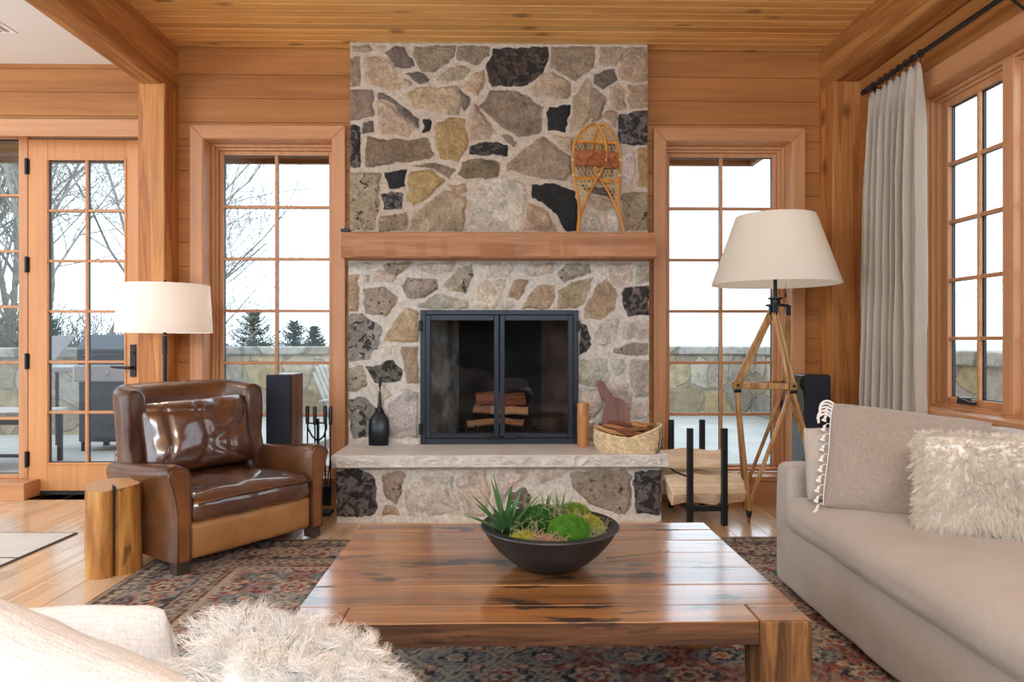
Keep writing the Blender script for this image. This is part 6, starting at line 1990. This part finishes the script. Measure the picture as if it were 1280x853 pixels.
for x, y, h, seed, lean, tn, dn, lab in (
        (-7.6, 12.2, 7.5, 1, (-.10, 0), 1, 1.3, 'leaning grey bare tree nearest the garden wall, seen through the door'),
        (-8.9, 13.6, 8.5, 2, (.28, 0), 1, 1.25, 'bare tree leaning towards the house behind the barbecue'),
        (-10.2, 14.5, 8.0, 3, (.05, 0), 2, 1.25, 'twin stemmed bare tree seen through the upper panes of the door'),
        (-11.6, 13.0, 7.0, 4, (.15, 0), 2, 1.3, 'bushy bare tree seen through the sidelight'),
        (-13.6, 15.5, 8.5, 5, (-.05, 0), 1, 1.25, 'tall bare tree at the far end of the sidelight'),
        (-9.6, 17.5, 9.0, 6, (.02, 0), 2, 1.0, 'distant bare tree on the slope behind the leaning trees'),
        (-12.9, 18.5, 9.5, 7, (.12, 0), 2, 1.0, 'distant multi stemmed bare tree behind the sidelight trees'),
        (-8.25, 17.0, 8.0, 8, (.18, 0), 1, .9, 'slender distant bare tree behind the floor lamp shade'),
        (-6.35, 12.6, 4.3, 9, (.20, .0), 2, 1.0, 'bare branching tree reaching into the tall window above the firs')):
    bare_tree(lab, x, y, hz_(x, y), h, seed, lean, tn, dn)

# tangle of scrub at the foot of the trees
g = random.Random(31); mb = MB()
for i in range(5200):
    x = g.uniform(-18, -6.6); y = g.uniform(11.2, 17); z = hz_(x, max(11, y)) if y > 11 else -.7; L = g.uniform(.9, 2.4) * (1.15 if x < -8 else .8); p = Vector((x, y, z - .1)); d = Vector((g.uniform(-.6, .6), g.uniform(-.4, .4), 1)).normalized(); pts = [p]
    for k in range(3): d = (d + Vector((g.uniform(-.4, .4), g.uniform(-.4, .4), 0))).normalized(); p = p + d * L / 3; pts.append(p)
    mb.tube(pts, [.018, .013, .009, .005], 3, cap=False)
    for k in range(3):
        q = pts[1].lerp(pts[3], g.random()); d2 = Vector((g.uniform(-1, 1), g.uniform(-1, 1), g.uniform(.1, 1))).normalized(); mb.tube([q, q + d2 * g.uniform(.2, .6)], [.008, .005], 3, cap=False)
tag(mb.build('scrub', plain('dry_scrub', s2l(112, 104, 86), .95, var=.35, vs=1.5), recalc=False), 'tangle of dry leafless scrub under the bare trees', 'scrub', kind='stuff')

# evergreens
M_NEEDLE = plain('fir_needles', s2l(78, 104, 68), .8, var=.45, vs=9)


def evergreen(label, x, y, z, h, wd, seed, sparse=1.0):
    g = random.Random(seed); root = thing('evergreen_tree', label, 'tree', (x, y, z))
    mb = MB(); mb.tube([(0, 0, -.5), (0, 0, h * .5), (.02, 0, h)], [h * .022, h * .012, .008], 7); mb.build('trunk', M_BARK, root, smooth=True)
    fo = MB(); nb = int(95 * h * sparse)
    for w in range(nb):
        f = (w + g.random()) / nb; zz = h * (.30 + .69 * f); L = (wd * (1 - f) ** .85 + .09) * g.uniform(.55, 1.12); a = w * 2.39996 + g.uniform(-.5, .5)
        d = Vector((math.cos(a), math.sin(a), g.uniform(-.22, .25) + .35 * f)); p0 = Vector((0, 0, zz))
        pts = [p0 + d * L * t + Vector((0, 0, -.12 * L * math.sin(t * PI) + .10 * L * t * t)) for t in (0, .33, .66, 1)]; fo.tube(pts, [.010, .007, .005, .002], 3, cap=False)
        nq = int(18 * L / wd) + 8
        for q in range(nq):
            t = .10 + .90 * q / nq; i = min(2, int(t * 3)); pp = pts[i].lerp(pts[i + 1], t * 3 - i)
            for s in (-1, 1):
                e = Vector((-d.y * s, d.x * s, g.uniform(-.4, .5))) + d * .6 + Vector((g.uniform(-.3, .3), g.uniform(-.3, .3), 0)); e.normalize(); ln = g.uniform(.09, .19) * (1.15 - t * .5); up = Vector((0, 0, 1)).cross(e).normalized() * .013
                fo.add([pp - up, pp + up, pp + e * ln * .7 + up * .8, pp + e * ln, pp + e * ln * .7 - up * .8], [(0, 1, 2, 3, 4)])
    fo.build('foliage', M_NEEDLE, root, recalc=False)
    return root


evergreen('broad dark fir behind the garden wall in the tall window', -6.1, 17.0, hz_(-6.1, 17.0), 3.2, 1.75, 1)
evergreen('second fir, right beside the broad one in the tall window', -5.28, 17.6, hz_(-5.28, 17.6), 3.0, 1.35, 2)
evergreen('small slim fir nearest the chimney side of the tall window', -4.70, 17.4, hz_(-4.70, 17.4), 2.85, .75, 3, 1.0)
evergreen('low bushy fir between the two tallest firs', -5.62, 16.4, hz_(-5.62, 16.4), 2.35, 1.2, 4)
evergreen('tiny fir top at the end of the row above the wall', -4.42, 16.9, hz_(-4.42, 16.9), 2.35, .7, 5)
evergreen('young light green fir seen through the door behind the barbecue', -6.9, 10.4, -.75, 2.2, .75, 6)

# barbecue
bq = thing('gas_barbecue', 'black gas barbecue with stainless side shelves on the patio', 'barbecue', (-4.13, 7.55, PZ))
M_BBQ = plain('barbecue_enamel', (.045, .055, .07), .35, .2); M_STEEL = plain('brushed_steel', (.42, .43, .45), .4, .35)
mb = MB(); mb.box(-.33, .33, -.25, .25, .10, .74); mb.build('cabinet', M_BBQ, bq, bevel=.012)
mb = MB()
for zz in (.56, .59, .24, .27):
    for k in range(5): mb.box(-.20 + k * .09, -.15 + k * .09, -.256, -.249, zz, zz + .012)
mb.build('vents', M_BLACK, bq)
mb = MB(); mb.prism([(-.27, .92), (.25, .92), (.25, .98), (.19, 1.10), (.06, 1.24), (-.13, 1.24), (-.27, 1.08)], -.34, .34, 'yz'); ld = mb.build('lid', M_BBQ, bq, bevel=.012)
mb = MB(); mb.prism([(-.285, .92), (.265, .92), (.265, .985), (.20, 1.11), (.065, 1.255), (-.135, 1.255), (-.285, 1.085)], .335, .365, 'yz'); mb.build('lid_trim', M_STEEL, ld, bevel=.006)
mb = MB(); mb.tube([(-.22, -.30, 1.0), (-.22, -.36, 1.02), (.22, -.36, 1.02), (.22, -.30, 1.0)], .013, 8); mb.build('handle', M_BLACK, ld, smooth=True)
mb = MB(); mb.box(-.36, .36, -.31, .27, .74, .92); mb.build('fire_box', M_STEEL, bq, bevel=.02)
for sx in (-1, 1):
    mb = MB(); mb.box(sx * .37 if sx > 0 else -.86, .72 if sx > 0 else -.37, -.28, .24, .84, .90); mb.build('side_shelf', M_STEEL, bq, bevel=.012)
for k in range(3):
    mb = MB(); mb.tube([(-.18 + k * .18, -.31, .83), (-.18 + k * .18, -.345, .83)], .026, 14); mb.build('knob', M_STEEL, bq, smooth='auto')
for sx in (-.29, .29):
    for sy in (-.2, .2):
        mb = MB(); mb.box(sx - .025, sx + .025, sy - .025, sy + .025, 0, .10); mb.build('leg', M_BLACK, bq)
mb = MB(); mb.box(-.86, -.835, -.27, -.245, 0, .84); mb.box(-.86, -.835, .2, .225, 0, .84); mb.build('shelf_leg', M_BLACK, bq)
mb = MB(); mb.prism([(-.27, .90), (-.235, .90), (.0, 1.23), (-.04, 1.24), (-.27, 1.22)], -.02, .0, 'xz', Matrix.Translation((-.62, .20, 0)) @ Matrix.Scale(1.2, 4, (1, 0, 0))); mb.build('open_flap', M_STEEL, bq, bevel=.004)
mb = MB(); mb.tube([(-.62, -.27, .83), (-.61, -.29, .6), (-.63, -.28, .42)], .010, 6); mb.build('hanging_brush', M_STEEL, bq, smooth=True)

# patio side tables and chairs
M_PATIO = plain('weathered_teak', s2l(170, 164, 156), .8, var=.2, vs=10)
def patio_table(label, x, y, w, d, h):
    t = thing('patio_table', label, 'table', (x, y, PZ))
    mb = MB(); mb.box(-w / 2, w / 2, -d / 2, d / 2, h - .045, h); mb.build('tabletop', M_PATIO, t, bevel=.008)
    for sx in (-1, 1):
        for sy in (-1, 1):
            mb = MB(); mb.box(sx * (w / 2 - .05) - .018, sx * (w / 2 - .05) + .018, sy * (d / 2 - .05) - .018, sy * (d / 2 - .05) + .018, 0, h - .045); mb.build('leg', M_BLACK, t)
    mb = MB(); mb.box(-w / 2 + .05, w / 2 - .05, -d / 2 + .035, -d / 2 + .055, h - .12, h - .05); mb.box(-w / 2 + .05, w / 2 - .05, -d / 2 + .035, -d / 2 + .055, .10, .13); mb.build('rail', M_BLACK, t)
    return t
patio_table('weathered bench table with black legs outside the sidelight', -4.75, 6.55, 1.0, .5, .52)


def adirondack(label, loc, rz):
    t = thing('patio_chair', label, 'chair', loc, rz); M_ = M_PATIO
    for k in range(6):
        mb = MB(); x = -.235 + k * .094; L = .74 - .03 * abs(k - 2.5) ** 1.5; mb.box(x - .040, x + .040, -.011, .011, 0, L, Matrix.Translation((0, .26, .27)) @ Matrix.Rotation(math.radians(-24), 4, 'X')); mb.build('back_slat', M_, t, bevel=.004)
    for k in range(5):
        mb = MB(); y = -.30 + k * .13; z = .36 - .05 * k / 2; mb.box(-.27, .27, y - .055, y + .055, z - .012, z + .012); mb.build('seat_slat', M_, t, bevel=.004)
    for sx in (-1, 1):
        mb = MB(); mb.box(sx * .33 - .065, sx * .33 + .065, -.38, .36, .535, .56); mb.build('armrest', M_, t, bevel=.006)
        mb = MB(); mb.box(sx * .30 - .014, sx * .30 + .014, -.36, -.25, 0, .535); mb.build('front_leg', M_, t, bevel=.004)
        mb = MB(); mb.prism([(-.36, .26), (-.36, .38), (.42, .11), (.62, 0), (.48, 0), (.30, .05)], sx * .28 - .012, sx * .28 + .012, 'yz'); mb.build('rear_leg', M_, t, bevel=.004)
    mb = MB(); mb.box(-.33, .33, .34, .37, .50, .535); mb.build('back_rail', M_, t, bevel=.004)
    return t
adirondack('slatted grey patio chair outside the tall window by the armchair', (-1.42, 7.35, PZ), math.radians(75))
adirondack('slatted grey patio chair outside behind the log rack', (1.22, 7.6, PZ), math.radians(-80))

# power lines far beyond the side windows
for i, dz_ in enumerate((0, -.17, -.62)):
    mb = MB(); mb.tube(smooth_path([(29.8, 70, .9 + dz_), (31.6, 60, 2.15 + dz_), (33.4, 50, 4.3 + dz_), (34.3, 45, 5.42 + dz_), (36, 35, 7.7 + dz_), (38, 24, 10.4 + dz_)], 8), .022, 4)
    tag(mb.build('power_line', M_BLACK), ('upper power line crossing the sky beyond the side window', 'middle power line crossing the sky beyond the side window', 'lowest power line crossing the sky beyond the side window')[i], 'power line', 'power lines')

# ---------------------------------------------------------------- light and camera
W = bpy.data.worlds.new('overcast'); SC.world = W; W.use_nodes = True; nt = W.node_tree
bg = nt.nodes['Background']; tc = nd(nt, 'ShaderNodeTexCoord'); sp = nd(nt, 'ShaderNodeSeparateXYZ', {0: tc.outputs['Generated']})
f = nd(nt, 'ShaderNodeMapRange', {'Value': sp.outputs['Z'], 'From Min': -.02, 'From Max': .35}); mx = nd(nt, 'ShaderNodeMix', data_type='RGBA'); nt.links.new(f.outputs['Result'], mx.inputs[0])
mx.inputs[6].default_value = (.74, .87, 1.0, 1); mx.inputs[7].default_value = (.75, .875, 1.0, 1)
nt.links.new(mx.outputs[2], bg.inputs['Color']); bg.inputs['Strength'].default_value = 2.9


def area(name, loc, rot, sx, sy, W_, c=(1, 1, 1)):
    l = bpy.data.lights.new(name, 'AREA'); l.shape = 'RECTANGLE'; l.size = sx; l.size_y = sy; l.energy = W_; l.color = c
    o = bpy.data.objects.new(name, l); COL.objects.link(o); o.location = loc; o.rotation_euler = rot; return o


# unseen fill lights added behind the camera to brighten the room and ceiling
area('fill_up', (0.1, -1.3, 1.7), (PI, 0, 0), 1.2, 1.2, 165, (.70, .86, 1))
area('fill_overhead', (0.0, -1.6, 2.85), (math.radians(42), 0, 0), 3.0, .9, 115, (.70, .86, 1))
area('fill_up', (-4.4, .8, 1.7), (PI, 0, 0), 1.2, 1.2, 200, (.74, .88, 1))

cam = bpy.data.cameras.new('camera'); cam.lens = 24.0; cam.sensor_width = 36.0; cam.clip_start = .05; cam.clip_end = 30000
co = bpy.data.objects.new('camera', cam); COL.objects.link(co)
co.location = (0, 0, 1.07); co.rotation_euler = (PI / 2, 0, -math.atan(15 / 853.33))
SC.camera = co
SC.view_settings.view_transform = 'Standard'; SC.view_settings.look = 'None'; SC.view_settings.gamma = 1; SC.view_settings.use_curve_mapping = False
SC.view_settings.exposure = 0.08
SC.cycles.max_bounces = 10; SC.cycles.diffuse_bounces = 6; SC.cycles.glossy_bounces = 4; SC.cycles.transparent_max_bounces = 16; SC.cycles.transmission_bounces = 6
SC.cycles.caustics_reflective = False; SC.cycles.caustics_refractive = False; SC.cycles.sample_clamp_indirect = 8
SC.cycles.use_denoising = True
